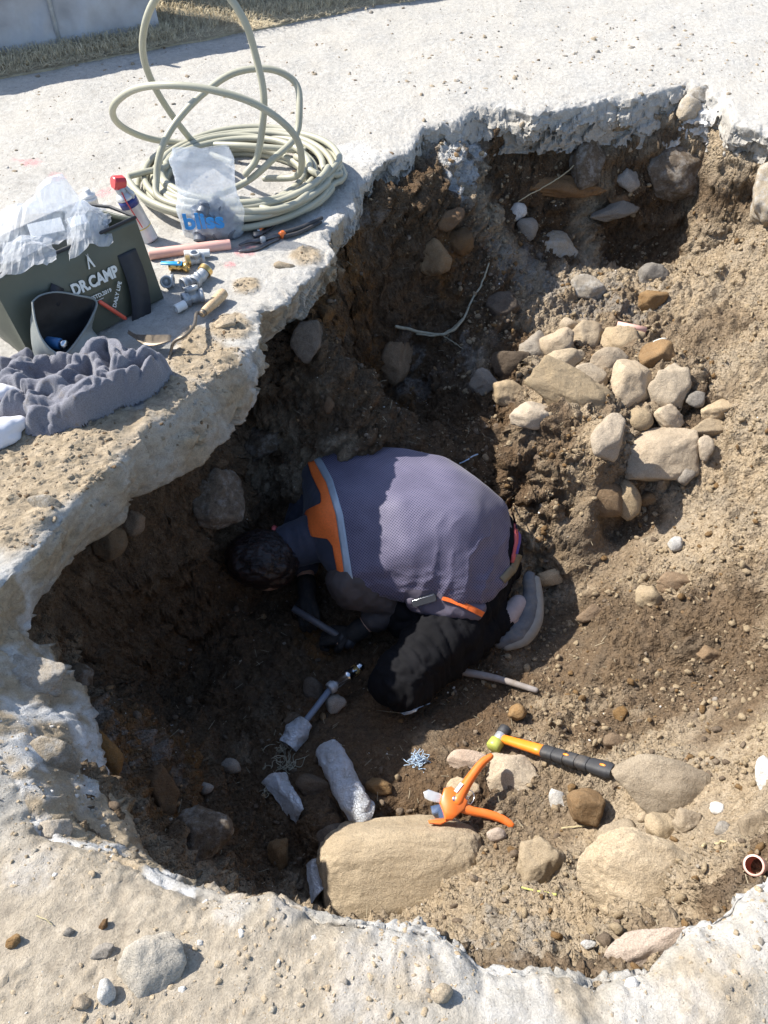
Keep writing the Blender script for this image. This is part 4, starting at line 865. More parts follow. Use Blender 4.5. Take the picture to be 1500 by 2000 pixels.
# ---- contents of the tool bag
def crumple(name, px, py, wpx, hpx, z0, seed, mt, label, cat, ht=.10, group=None, ang=0):
    c0 = az(px, py, z0); s = mpp(c0); a = wpx/2*s; b = hpx/2*s
    V_, F_ = ICO[5]; V_ = V_.copy(); r = 1+fbm(V_*1.6+seed, 3)*.28+ridged(V_*2.6+seed, 3)*.09+ridged(V_*6+seed, 2)*.025; V_ = V_*r[:, None]
    t = R(ang); uu = RT*math.cos(t)+UP*math.sin(t); vv = -RT*math.sin(t)+UP*math.cos(t)
    W_ = (V_*np.array([a, b, ht/2])) @ np.array([uu, vv, FW])+np.array(c0)
    o = link_mesh(name, W_, F_, mt); tag(o, label, cat, group); return o
def filmsheet(pxs, z0, label, seed, amp, peaks=(), n=26, k=15, name='plastic_wrap'):
    """open crumpled sheet of thin film over four corners (front left, front right, back right, back left)"""
    A_ = [az(p[0], p[1], z0) for p in pxs]; V_ = []
    for j_ in range(k):
        for i_ in range(n):
            u_, v_ = i_/(n-1), j_/(k-1); p = (A_[0]*(1-u_)+A_[1]*u_)*(1-v_)+(A_[3]*(1-u_)+A_[2]*u_)*v_
            z_ = sum(h_*math.exp(-((u_-a_)/w_)**2-((v_-b_)/w_)**2) for a_, b_, w_, h_ in peaks); e_ = min(1, 5*min(u_, 1-u_, v_, 1-v_)); V_.append((p.x, p.y, p.z+z_*(.3+.7*e_)-.02*(1-e_)))
    V_ = np.array(V_); r_ = np.random.default_rng(seed); V_ += ridged(V_*8+seed, 1)[:, None]*np.array([.008,.008,.020])*amp+fbm(V_*16+seed, 2)[:, None]*np.array([.006,.006,.010])*amp+r_.normal(size=V_.shape)*.0018
    F_ = [(j_*n+i_, j_*n+i_+1, (j_+1)*n+i_+1) for j_ in range(k-1) for i_ in range(n-1)]+[(j_*n+i_, (j_+1)*n+i_+1, (j_+1)*n+i_) for j_ in range(k-1) for i_ in range(n-1)]
    return tag(link_mesh(name, V_, F_, M['film'], None, False), label, 'plastic wrap')
filmsheet([(-30,528),(212,436),(200,396),(-20,416)], .262, 'milky plastic wrap ballooning out of the olive tool bag', 3, 1.0, [(.64,.5,.20,.125),(.15,.6,.25,.06),(.40,.4,.15,.05),(.9,.6,.12,.05)])
filmsheet([(-10,545),(105,505),(95,462),(0,470)], .275, 'smaller crumpled plastic wad at the left front of the tool bag', 8, .9, [(.5,.5,.3,.03)], 16, 10)
filmsheet([(130,500),(218,455),(190,400),(120,415)], .272, 'peak of clear plastic at the right of the tool bag', 14, .9, [(.5,.6,.3,.055)], 14, 11)
def boxat(px, py, z0, dims, rz, mt, name, label, cat, tilt=0):
    c0 = az(px, py, z0); mb = MB(); x, y, z_ = dims; Mx = Matrix.Rotation(R(rz), 3, 'Z') @ Matrix.Rotation(R(tilt), 3, 'X')
    mb.prism([c0+Mx @ Vector((sx*x/2, sy*y/2, -z_/2)) for sx, sy in ((-1,-1),(1,-1),(1,1),(-1,1))], Mx @ Vector((0,0,1)), z_, bev=.002)
    return tag(autosmooth(mb.build(name, mt), 20), label, cat)
boxat(158, 455, .245, (.055,.04,.10), 30, M['whitep'], 'carton', 'small white carton upright under the plastic in the tool bag', 'carton', 15)
boxat(95, 460, .235, (.10,.05,.08), 25, M['whitep'], 'carton', 'white carton lying under the milky wrap in the tool bag', 'carton', 25)

# ---- open black pouch with things in it
pc = G(110, 690); pou = thing('pouch', 'small open black pouch with dusty grey outside leaning on the tool bag', 'pouch', pc)
rimpx = [(63,590,.05), (80,577,.04), (112,571,.035), (150,577,.035), (188,588,.035), (178,622,.06), (158,655,.09), (136,684,.12), (122,694,.13), (100,684,.125), (80,660,.11), (68,625,.08)]
rim = [onfront(a_, b_, c_) for a_, b_, c_ in rimpx]; pc = sum(rim, Vector())/len(rim); pc.z = 0; pc = pc+FN*.02; rimc = curve3([tuple(p) for p in rim+[rim[0]]], 49)[:-1]
botc = [Vector((pc.x-.015, pc.y+.0, .006))+uf*(.115*math.cos(t_))+Vector((FN.x, FN.y, 0)).normalized()*(-.045*math.sin(t_)) for t_ in [math.atan2(p[1]-np.mean([q[1] for q in rimc]), p[0]-np.mean([q[0] for q in rimc])) for p in rimc]]
rows = []
for j in range(14):
    t_ = j/13; rows.append([Vector(botc[i])*(1-t_)+Vector(rimc[i])*t_ for i in range(48)])
ce = sum(botc, Vector())/48
ov = []; 
for j, rw in enumerate(rows):
    for i, p in enumerate(rw):
        k = float(fbm(np.array([[p.x*20, p.y*20, p.z*20]]), 3)[0])*.006; d_ = Vector((p.x-ce.x, p.y-ce.y, 0)).normalized(); ov.append(p+d_*(k+.012*math.sin(math.pi*j/13)))
fq = [(j*48+i, j*48+(i+1) % 48, (j+1)*48+(i+1) % 48, (j+1)*48+i) for j in range(13) for i in range(48)]
MB().add(ov, fq+[tuple(range(48))[::-1]]).build('outer_skin', M['pouch_out'], pou)
iv = [q+(Vector((ce.x, ce.y, q.z))-q).normalized()*.004+Vector((0,0,.002)) for q in ov]
MB().add(iv, [f[::-1] for f in fq]+[tuple(range(48))]).build('lining', M['pouch_in'], pou)
MB().tube(rimc, .0036, 6, closed=True).build('rim_binding', M['pouch_out'], pou)
b0 = onfront(112, 668, .075); tb2 = thing('small_bottle', 'small blue bottle with silver cap inside the open pouch', 'bottle', b0)
MB().lathe(b0+Vector((-.03,.0,.0)), (1,-.35,.1), [(0,.001),(0,.014),(.003,.017),(.045,.017),(.05,.010)], 20).build('bottle_body', M['bluep'], tb2)
MB().lathe(b0+Vector((-.03,.0,.0))+Vector((1,-.35,.1)).normalized()*.048, (1,-.35,.1), [(0,.011),(.001,.013),(.018,.013),(.018,.001)], 18).build('bottle_cap', M['chrome'], tb2)
p0 = onfront(196, 590, .035); p1 = onfront(243, 621, .030)
rm = thing('marker', 'red marker poking out of the open pouch', 'marker', p0); MB().tube([p0, p1], .0065, 12).build('barrel', M['redsf'], rm); MB().tube([p1, p1+(p1-p0).normalized()*.006], .0035, 10).build('tip', M['red'], rm)

# ---- towel: rolled folds fused into one cloth
def folds(lst, base=0.0):
    mb = MB()
    for pts, r_ in lst:
        P_ = [az(a_, b_, c_) for a_, b_, c_ in pts]; rs_ = r_ if hasattr(r_, '__len__') else [r_]*len(P_)
        k = 4*len(P_); C3 = curve3([tuple(p) for p in P_], k); rr_ = np.interp(np.linspace(0, 1, k), np.linspace(0, 1, len(rs_)), rs_); mb.tube(C3, list(rr_), 12)
    return mb
tw = folds([([(-30,790,.02),(60,775,.03),(150,790,.03),(230,770,.03),(300,730,.02)], [.03,.035,.04,.03,.022]),
 ([(10,735,.05),(60,712,.065),(120,705,.06),(160,722,.05)], [.014,.018,.018,.014]), ([(-20,720,.03),(40,700,.045),(100,692,.04)], [.016,.018,.014]),
 ([(120,745,.07),(150,712,.085),(180,672,.10),(205,655,.105),(222,668,.09)], [.010,.018,.020,.017,.012]),
 ([(222,668,.10),(236,705,.10),(222,745,.08),(195,780,.06)], [.015,.021,.024,.018]), ([(180,690,.09),(200,720,.095),(196,755,.08)], [.012,.016,.014]),
 ([(215,735,.07),(250,705,.09),(290,690,.08),(320,705,.05),(312,735,.03)], [.012,.019,.022,.020,.014]),
 ([(225,765,.06),(262,735,.075),(300,722,.06),(322,722,.03)], [.013,.016,.015,.012]), ([(255,770,.035),(290,752,.035),(315,738,.02)], [.016,.016,.012]),
 ([(-20,750,.055),(30,740,.07),(75,757,.065),(118,742,.06)], [.013,.018,.018,.012]), ([(20,780,.05),(70,790,.06),(110,778,.06)], [.012,.016,.012]),
 ([(60,772,.07),(105,750,.085),(150,768,.08),(185,758,.07)], [.012,.018,.017,.012]), ([(100,790,.06),(150,795,.07),(190,775,.065)], [.012,.016,.012]),
 ([(60,835,.015),(85,800,.045),(130,782,.06),(180,792,.05)], [.018,.022,.022,.014]), ([(60,842,.008),(105,838,.012),(152,815,.02)], [.012,.015,.010]), ([(75,825,.02),(120,818,.035),(155,802,.035)], [.012,.014,.010]),
 ([(0,812,.015),(40,800,.035)], [.026,.022]), ([(235,665,.08),(225,690,.095)], [.010,.014])])
for px_, py_, a_, b_, h_ in [(40,750,.10,.06,.045),(120,750,.10,.07,.055),(200,750,.10,.07,.065),(190,705,.07,.05,.085),(265,735,.08,.05,.055),(110,805,.08,.05,.035),(0,790,.09,.06,.03),(150,790,.08,.05,.045),(80,725,.08,.05,.05),(245,700,.05,.04,.075)]:
    c_ = az(px_, py_, h_*.6); tw.ell((c_.x, c_.y, 0), [Vector((a_,0,0)), Vector((0,b_,0)), Vector((0,0,h_))], 24, 16)
def tdisp(V_, N_):
    h = ridged(V_*11+4, 2)*.004+fbm(V_*30, 3)*.002; V_ = V_+N_*h[:, None]; V_[:, 2] = np.maximum(V_[:, 2], .002); return V_
def draped(name, mb, mats, label, cat, st=.0034):
    """one cloth lying over the fold shapes in mb: their upper envelope, slackened and creased, down to the ground"""
    T_ = np.array(mb.v); lo = T_.min(0)[:2]-.02; hi = T_.max(0)[:2]+.02; nx_, ny_ = int((hi[0]-lo[0])/st), int((hi[1]-lo[1])/st); H = np.zeros((ny_, nx_))
    for f in mb.f:
        q_ = T_[list(f)]
        if len(f) > 4: continue
        for a_ in np.linspace(0, 1, 6):
            e0_, e1_ = q_[0]*(1-a_)+q_[1]*a_, q_[3]*(1-a_)+q_[2]*a_
            for b_ in np.linspace(0, 1, 6):
                p = e0_*(1-b_)+e1_*b_; i_, j_ = int((p[1]-lo[1])/st), int((p[0]-lo[0])/st); H[i_, j_] = max(H[i_, j_], p[2])
    def blur(A_, n_):
        for _ in range(n_): A_ = (A_+np.roll(A_, 1, 0)+np.roll(A_, -1, 0)+np.roll(A_, 1, 1)+np.roll(A_, -1, 1))/5
        return A_
    cover = blur((H > .004).astype(float), 22) > .42
    D_ = H.copy()
    for _ in range(7): D_ = np.maximum(D_, .90*np.maximum.reduce([np.roll(D_, 1, 0), np.roll(D_, -1, 0), np.roll(D_, 1, 1), np.roll(D_, -1, 1)]))
    D_ = blur(.30*D_+.70*H, 2); yy, xx = np.mgrid[0:ny_, 0:nx_]; P_ = np.c_[(lo[0]+xx*st).ravel(), (lo[1]+yy*st).ravel(), D_.ravel()]
    wp = np.c_[fbm(P_*5, 2), fbm(P_*5+9, 2), np.zeros(len(P_))]*.05; cr = np.abs(perlin((P_+wp)*np.array([13, 17, 8])))**.8; cr2 = np.abs(perlin((P_+wp)*np.array([30, 26, 15])+5))**.8
    E_ = cover.copy(); ds_ = np.zeros(H.shape)
    for _ in range(8): E_ = E_ & np.roll(E_, 1, 0) & np.roll(E_, -1, 0) & np.roll(E_, 1, 1) & np.roll(E_, -1, 1); ds_ += E_
    ds_ = blur(ds_, 3).ravel()/8; edge = np.sin(np.clip(ds_, 0, 1)*math.pi/2)**.9
    z_ = (.008+(D_.ravel()*.96+cr*.052+cr2*.014-.021))*edge+.002; P_[:, 2] = np.where(cover.ravel(), np.maximum(z_, .003), 0)
    idx_ = np.arange(ny_*nx_).reshape(ny_, nx_); c4_ = cover[:-1, :-1] & cover[1:, :-1] & cover[:-1, 1:] & cover[1:, 1:]
    Fq_ = np.stack([idx_[:-1, :-1], idx_[:-1, 1:], idx_[1:, 1:], idx_[1:, :-1]], -1)[c4_]; ids = np.unique(Fq_); mp_ = -np.ones(ny_*nx_, int); mp_[ids] = np.arange(len(ids))
    V_ = P_[ids]; Fq_ = mp_[Fq_]; B_ = V_.copy(); B_[:, 2] = .0015; n_ = len(V_)
    return tag(link_mesh(name, np.concatenate([V_, B_]), [tuple(f) for f in Fq_]+[tuple(f[::-1]+n_) for f in Fq_], mats), label, cat)
draped('towel', tw, M['towel'], 'crumpled dark grey towel heaped on the slab in front of the tool bag', 'towel')
wc = folds([([(-30,775,.05),(10,768,.055),(45,768,.045)], [.03,.026,.012]), ([(-40,850,.02),(0,840,.03),(38,826,.03)], [.04,.035,.02]), ([(-20,870,.012),(25,850,.012)], [.03,.02])])
tag(remeshed('white_cloth', wc, .005, 5, M['whitecloth'], disp=tdisp), 'white cloth showing from under the grey towel at the left edge', 'cloth')

# ---- pink pipe, fittings
def pipe(p0, p1, r, ri, mt, mi_, label=None, name='pipe', cat='pipe', bend=None):
    pts = [p0, p1] if bend is None else [p0, bend, p1]; t = thing(name, label, cat, p0)
    a = Vector(p1)-Vector(p0); L_ = a.length
    if bend is None: MB().lathe(p0, a, [(0,ri),(0,r*.96),(.002,r),(L_-.002,r),(L_,r*.96),(L_,ri)], 22).build('pipe_wall', mt, t)
    else: MB().tube(curve3([tuple(q) for q in pts], 12), r, 18, cap='flat').build('pipe_wall', mt, t)
    MB().lathe(p0, a, [(0.001,ri),(L_-.001,ri)], 18).build('bore', mi_, t); MB().lathe(Vector(p1)-a.normalized()*.012, a, [(0,ri),(0,.0001)], 18).build('bore_plug', mi_, t)
    return t
pipe(G(302, 497, .018)+Vector((-.02,0,0)), G(450, 477, .018)+Vector((0,0,0)), .0185, .0145, M['pinkpipe'], M['pinkin'], 'long pink plastic pipe piece lying in front of the bliss bag')
def elbow(px, py, rz, mt, label, r=.018, arms=((1,0,0),(0,1,0)), L_=.034, ring=True, accent=None, h=None, tilt=0):
    c0 = G(px, py, (h or r*1.1)); t = thing('pipe_fitting', label, 'pipe fitting', c0); Mx = Matrix.Rotation(R(rz), 3, 'Z') @ Matrix.Rotation(R(tilt), 3, 'X')
    mb = MB(); mb.ell(c0, [Vector((r*1.05,0,0)), Vector((0,r*1.05,0)), Vector((0,0,r*1.05))], 20, 12)
    for i, a in enumerate(arms):
        a = Mx @ Vector(a); mb.lathe(c0, a, [(0,r*.95),(L_*.6,r*.95),(L_*.62,r*1.18),(L_*.97,r*1.18),(L_,r*1.12),(L_,r*.78),(L_-.018,r*.76)], 20)
    mb.build('fitting_body', mt, t)
    for i, a in enumerate(arms): a = Mx @ Vector(a); MB().lathe(c0+a*(L_-.017), a, [(0,r*.77),(.0,.0001)], 18).build('bore', M['bore'], t)
    if accent:
        a = Mx @ Vector(arms[accent[0]]); k = MB(); k.lathe(c0+a*accent[2], a, [(0,r*.8),(0,r*1.22),(accent[3],r*1.22),(accent[3],r*.7),(accent[3]-.006,r*.68)], accent[4] if len(accent) > 4 else 20); autosmooth(k.build('nut', accent[1], t))
    return t
elbow(350, 520, -10, M['brass'], 'brass ball valve with a blue lever beside the tool bag', .015, ((1,0,0),(-1,0,0)), .032)
hv = G(350, 516, .03); vh = thing('valve_lever', 'blue lever lying over the brass valve', 'lever', hv); MB().prism([hv+Vector(q) for q in ((-.062,-.004,0),(.01,-.010,0),(.01,.010,0),(-.062,.010,0))], (0,0,1), .005, bev=.001).build('lever_arm', M['blueh'], vh); MB().lathe(hv+Vector((0,0,-.01)), (0,0,1), [(0,.006),(.018,.006),(.018,.001)], 12).build('stem', M['brass'], vh)
elbow(383, 507, 20, M['steel'], 'small grey tee fitting with its top end up, behind the brass one', .0155, ((0,0,1),(-1,0,0),(1,0,0)), .028, accent=(1, M['brass'], .020, .014))
elbow(325, 548, 0, M['steel'], 'grey elbow fitting with its dark mouth facing out, against the tool bag', .0175, ((.2,-.9,.35),(1,0,0)), .024)
elbow(372, 548, 25, M['steel'], 'grey fitting with a wide dark mouth at the right, middle of the pile', .0175, ((1,0,.1),(-1,-.4,0)), .032)
elbow(392, 540, 62, M['steel'], 'ribbed coupling with a wide brass collar, rightmost of the pile', .0195, ((1,0,.25),(-1,0,-.05)), .040, accent=(0, M['brass'], .020, .016))
elbow(378, 580, 30, M['steel'], 'hexagonal grey tee with a white plastic end, nearest to the trowel', .019, ((-1,0,0),(1,-.3,.1),(0,.4,.9)), .034, accent=(0, M['steel'], .016, .020, 6))
pipe(G(362, 594, .018), G(343, 604, .016), .0145, .011, M['whitep'], M['whitep'], 'short white plastic tube end on the hexagonal tee', 'tube_end', 'tube')
pipe(G(360, 497, .016), G(410, 494, .016), .0135, .010, M['whitep'], M['whitep'], 'white plastic tube between the pink pipe and the fittings', 'white_tube', 'tube')
# ---- trowel / hand hoe
t0 = G(394, 614, .022); t1 = G(438, 571, .022); tr = thing('hand_hoe', 'old hand hoe with thick wooden handle and bent iron neck', 'hand hoe', t0)
a = (t1-t0); L_ = a.length; MB().lathe(t0, a, [(0,.001),(0,.0095),(.012,.0105),(.014,.013),(L_*.5,.0165),(L_*.85,.0185),(L_*.97,.0165),(L_,.010),(L_,.001)], 20).build('handle', M['wood'], tr)
MB().lathe(t0, a, [(0,.010),(0,.0112),(.014,.0118),(.014,.0105)], 18).build('ferrule', M['rusty'], tr)
nk = [t0, G(384,612,.03), G(379,635,.05), G(362,655,.055), G(340,668,.045), G(333,690,.012), G(330,700,.006)]
MB().tube(curve3([tuple(q) for q in nk], 36), [.0052]*20+list(np.linspace(.0052,.004,16)), 10).build('neck', M['rusty'], tr)
bl_ = [G(332,664,.045), G(300,668,.035), G(270,662,.03), G(250,650,.035)]; bm_ = MB(); C3 = curve3([tuple(q) for q in bl_], 12); V_ = []
for i, p in enumerate(C3):
    w_ = .006+.021*math.sin(math.pi*min(1, (i+1.5)/10))*(1-.5*(i/11)**3)
    for sx, sz in ((-1,0),(0,-.006),(1,0),(1,.003),(0,-.003),(-1,.003)): V_.append(Vector(p)+Vector((.15*sx*w_, sx*w_, sz if sx == 0 else sz+.004)))
bm_.add(V_, [(6*i+k, 6*i+(k+1) % 6, 6*(i+1)+(k+1) % 6, 6*(i+1)+k) for i in range(11) for k in range(6)]+[(5,4,3,2,1,0), tuple(66+k for k in range(6))]).build('blade', M['rusty'], tr)
# ---- pliers
def pl_pts(lst, h=.012): return [G(a_, b_, h) for a_, b_ in lst]
pw = thing('pump_pliers', 'long water-pump pliers with black grips and an orange collar', 'pliers', G(560,455))
MB().tube(curve3([tuple(q) for q in pl_pts([(552,455),(580,447),(605,437),(628,426)], .016)], 16), list(np.linspace(.0085,.007,16)), 12).build('grip', M['grip'], pw)
MB().tube(curve3([tuple(q) for q in pl_pts([(556,462),(582,455),(606,444),(626,434)], .010)], 16), list(np.linspace(.008,.0065,16)), 12).build('grip', M['grip'], pw)
MB().tube(pl_pts([(548,460),(554,456)], .016), .0125, 12, cap='flat').build('collar', M['orange'], pw)
MB().tube(curve3([tuple(q) for q in pl_pts([(552,458),(528,464),(505,470),(485,472),(468,478)], .012)], 14), list(np.interp(np.linspace(0,1,14), [0,.5,.75,1], [.0075,.0095,.0065,.004])), 8).build('upper_jaw', M['toolsteel'], pw)
MB().tube(curve3([tuple(q) for q in pl_pts([(545,466),(522,476),(505,485),(486,489),(468,491)], .006)], 14), list(np.interp(np.linspace(0,1,14), [0,.4,.75,1], [.006,.0085,.006,.004])), 8).build('lower_jaw', M['toolsteel'], pw)
MB().lathe(G(514,473,.006), (0,0,1), [(0,.010),(.018,.010),(.020,.008),(.020,.001)], 16).build('pivot', M['steel'], pw)
sc = thing('side_cutters', 'small side cutters with orange and black handles above the long pliers', 'pliers', G(520,440))
MB().tube(curve3([tuple(q) for q in pl_pts([(508,450),(520,436),(532,428),(544,419)], .016)], 14), .0062, 10).build('grip', M['orange'], sc)
MB().tube(curve3([tuple(q) for q in pl_pts([(514,455),(528,446),(538,437),(545,427)], .012)], 14), .0055, 10).build('grip', M['grip'], sc)
MB().prism(pl_pts([(505,446),(516,452),(512,462),(498,467),(492,462),(496,452)], .006), (0,0,1), .012, bev=.003).build('jaw', M['toolsteel'], sc)
MB().lathe(G(506,456,.006), (0,0,1), [(0,.006),(.015,.006),(.016,.001)], 12).build('pivot', M['steel'], sc)

# ---- far edge: dry grass and the sheeted wall
e0 = az(-260, 150, 0); e1 = az(980, -55, 0); f0 = az(-260, 205, 0); f1 = az(1050, -45, 0)
m = mat('grass_ground'); g1 = noise(m, 14, 8, .7); lk(m, ramp(m, g1, [(.3, (.26,.21,.14)), (.6, (.42,.36,.25)), (.8, (.52,.45,.31))]), bsdf(m).inputs['Base Color']); bsdf(m).inputs['Roughness'].default_value = 1
lk(m, bump(m, g1, .8, .02), bsdf(m).inputs['Normal'])
def strip(u_, v_):
    a_ = e0.lerp(e1, u_); b_ = f0.lerp(f1, u_); a_ = a_+(a_-b_)*12; p = b_.lerp(a_, v_**2.5); k = float(perlin(np.array([[p.x*6, p.y*6, 0]]))[0]); p = Vector(p)+(b_-a_).normalized()*k*.02*(1-v_); p.z = .02-.012*(1-v_)+.01*k*v_+(.0 if v_ > 0 else -.02); return p
so = MB().grid(strip, 120, 30).build('verge_ground', m); struct(so)
rg = np.random.default_rng(8); BV = []; BF = []
for i in range(21000):
    u_ = rg.uniform(.05, 1); v_ = rg.uniform(-.02, 1.0); a_ = e0.lerp(e1, u_); b_ = f0.lerp(f1, u_); a_ = a_+(a_-b_)*(.25+1.6*(u_ > .40)); p = b_.lerp(a_, v_); t_ = rg.uniform(0, 6.28); L_ = rg.uniform(.02, .085); h_ = rg.uniform(.005, .04)*(1 if v_ > .1 else .4)
    d_ = Vector((math.cos(t_), math.sin(t_), 0)); s_ = Vector((-d_.y, d_.x, 0))*.0014; p.z = .018; k = len(BV)
    BV += [p-s_, p+s_, p+d_*L_*.5+s_*.7+Vector((0,0,h_)), p+d_*L_*.5-s_*.7+Vector((0,0,h_)), p+d_*L_+Vector((0,0,h_*rg.uniform(.2,1.2)))]; BF += [(k,k+1,k+2,k+3), (k+3,k+2,k+4)]
so = MB().add(BV, BF).build('dry_grass', simple('dry_grass', (.52,.44,.29), .9, var=.45, scale=30, bmp=0), None, False); so['kind'] = 'stuff'
wl = e0+(e0-f0)*.12; wr = e0.lerp(e1, .40)+(e0-f0)*.10
sh = thing('sheeted_wall', 'low wall wrapped in greyish plastic sheeting beyond the dry grass', 'wall', wl.lerp(wr, .5))
wd_ = (wr-wl); LL = wd_.length; wd_.normalize(); wn_ = Vector((-wd_.y, wd_.x, 0)); hw_ = .62
MB().prism([wl, wr, wr+wn_*.25, wl+wn_*.25], (0,0,1), hw_-.02, bev=.01).build('wall_core', simple('grey_block', (.22,.22,.22), .9), sh)
def shf(u_, v_):
    p = wl+wd_*LL*u_; k = float(fbm(np.array([[p.x*3, v_*1.5, 2.]]), 3)[0])*.025+float(ridged(np.array([[p.x*9, v_*5, 3.]]), 2)[0])*.008
    return p-wn_*(.05+k+.04*(1-v_)**3)+Vector((0,0, hw_*v_+.012))
MB().grid(shf, 220, 26).build('sheeting', simple('dusty_sheeting', (.36,.37,.40), .35, var=.2, scale=5, bmp=.4, bscale=20, dirt=(.3,.27,.22), dirtamt=.5), sh)
sb0 = wr+wn_*.42-wd_*.05; sb1 = sb0+wd_*2.6; MB().prism([sb0, sb1, sb1+wn_*.25, sb0+wn_*.25], (0,0,1), 1.0, bev=.01).build('added_shadow_block', simple('shadow_block_grey', (.25,.25,.25), .9), sh)  # unseen block added beyond the view to carry the shadow on to the right
for k in (2.6,):
    b_ = wl+wd_*LL*(.12+.2*k)-wn_*.085; MB().tube([b_, b_+Vector((0,0,hw_+.05))], .012, 8).build('post', M['steel'], sh)

# ================================================================== THE WORKER
FZ = -.80*ZS+.005
def q3p(px, py, h): return az(px, py, FZ+h)
def proj(P_):
    D = np.asarray(P_)-np.array(CAM); zf = D @ np.array(FW); return 750+F*(D @ np.array(RT))/zf, 1000-F*(D @ np.array(UP))/zf
skin = simple('skin', (.46,.27,.19), .55, var=.1, scale=20, bmp=.1)
glove = simple('dirty_black_glove', (.012,.011,.011), .8, var=.3, scale=50, bmp=.4, dirt=(.07,.05,.035), dirtamt=.4)
navyf = simple('navy_fabric', (.030,.034,.055), .8, var=.15, scale=30, bmp=.25, bscale=400, sheen=.1)
sleevef = simple('brown_grey_sleeve', (.062,.050,.048), .75, var=.2, scale=25, bmp=.25, bscale=300)
trous = simple('black_trousers', (.0075,.0075,.009), .9, var=.3, scale=20, bmp=.4, bscale=350, dirt=(.05,.038,.028), dirtamt=.12); bsdf(trous).inputs['Specular IOR Level'].default_value = .15
hemf = simple('grey_hem_fabric', (.105,.092,.125), .7, var=.12, scale=30, bmp=.2, bscale=400)
shoe_m = simple('worn_grey_shoe', (.115,.12,.13), .8, var=.2, scale=30, bmp=.35, dirt=(.30,.25,.18), dirtamt=.5)
sole_m = simple('grey_rubber_sole', (.26,.25,.225), .8, var=.15, scale=30, bmp=.2, dirt=(.30,.25,.18), dirtamt=.6)
sock_m = simple('pale_sock', (.42,.34,.32), .9, var=.1, bmp=.2)
orangef = simple('orange_mesh_fabric', (.86,.17,.03), .7, var=.12, scale=160, bmp=.4, bscale=420)
silver = simple('silver_reflective_tape', (.36,.42,.48), .4, var=.08, scale=40, bmp=.12, metal=.2)
redf = simple('coral_red_trim', (.55,.10,.10), .7, var=.1, bmp=.1)
purp = simple('purple_stripe_fabric', (.10,.07,.30), .7, var=.1, bmp=.1)
khaki = simple('khaki_waistband', (.20,.17,.11), .8, var=.1, bmp=.2)
m = mat('perforated_grey_mesh_fabric'); tcn = nd(m, 'ShaderNodeTexCoord'); mpn = nd(m, 'ShaderNodeMapping'); mpn.inputs['Rotation'].default_value = (R(-32), 0, R(38)); lk(m, tcn.outputs['Object'], mpn.inputs[0])
vo = nd(m, 'ShaderNodeTexVoronoi'); vo.voronoi_dimensions = '2D'; vo.inputs['Scale'].default_value = 140; vo.inputs['Randomness'].default_value = 0; lk(m, mpn.outputs[0], vo.inputs['Vector'])
hole = ramp(m, vo.outputs['Distance'], [(.23, 1.), (.40, 0.)]); nz = noise(m, 9, 5)
cc = mixc(m, ramp(m, nz, [(.35, 0.), (.65, 1.)]), (.118,.104,.165), (.170,.150,.225)); cc = mixc(m, hole, cc, (.020,.024,.060)); lk(m, cc, bsdf(m).inputs['Base Color']); bsdf(m).inputs['Roughness'].default_value = .6; bsdf(m).inputs['Sheen Weight'].default_value = .15
lk(m, bump(m, math_(m, 'SUBTRACT', 1.0, hole), .35, .002), bsdf(m).inputs['Normal']); meshf = m
m = mat('dark_hair'); tcn = nd(m, 'ShaderNodeTexCoord'); mpn = nd(m, 'ShaderNodeMapping'); mpn.inputs['Scale'].default_value = (25, 160, 60); lk(m, tcn.outputs['Object'], mpn.inputs[0])
hn = noise(m, 1.0, 6, .6, mpn.outputs[0], .6); lk(m, ramp(m, hn, [(.3, (.006,.004,.004)), (.55, (.018,.009,.007)), (.75, (.055,.020,.014))]), bsdf(m).inputs['Base Color']); bsdf(m).inputs['Roughness'].default_value = .45
lk(m, bump(m, hn, .8, .003), bsdf(m).inputs['Normal']); hair_m = m

wk = thing('person', 'worker kneeling bent over in the pit in grey mesh vest with orange band', 'person', (q3p(880,1150,0).x, q3p(880,1150,0).y, FZ))
# --- body: one skin from head to feet
bd = MB()
hc = q3p(512,1100,.235)
bd.ell(hc, [Vector((.105,0,-.02)), Vector((0,.082,0)), Vector((.02,0,.095))], 28, 20)
bd.ell(hc+Vector((.012,0,-.055)), [Vector((.075,0,0)), Vector((0,.062,0)), Vector((0,0,.065))], 24, 16)               # jaw side, face turned down
bd.tube([hc+Vector((-.022,0,-.085)), hc+Vector((.0,0,-.118)), hc+Vector((.010,0,-.108))], [.010,.013,.008], 10)   # nose
bd.tube([hc+Vector((.030,-.020,-.112)), hc+Vector((.033,0,-.117)), hc+Vector((.030,.020,-.112))], [.005,.007,.005], 8)   # lips
for sy in (-1, 1):
    bd.ell(hc+Vector((-.030,.030*sy,-.088)), [Vector((.011,0,0)), Vector((0,.014,0)), Vector((0,0,.009))], 12, 8)        # eye
    bd.ell(hc+Vector((.022,.083*sy,-.022)), [Vector((.028,0,0)), Vector((0,.008,0)), Vector((0,0,.018))], 14, 10)        # ear
bd.tube([hc+Vector((.05,0,-.01)), q3p(575,1068,.26), q3p(640,1040,.29)], [.062,.058,.07], 18)
T1 = [q3p(670,1030,.26), q3p(770,1025,.26), q3p(860,1050,.23), q3p(925,1085,.17)]
bd.tube(T1, [.08,.085,.08,.07], 20)
NS, NE, NW = q3p(700,1135,.24), q3p(768,1180,.13), q3p(690,1238,.065)
FS, FE, FWr = q3p(625,935,.26), q3p(590,1040,.13), q3p(600,1160,.065)
for a_, b_, c_ in ((NS, NE, NW), (FS, FE, FWr)): bd.tube([a_, (a_+b_)/2, b_, (b_+c_)/2, c_], [.055,.046,.042,.036,.027], 14)
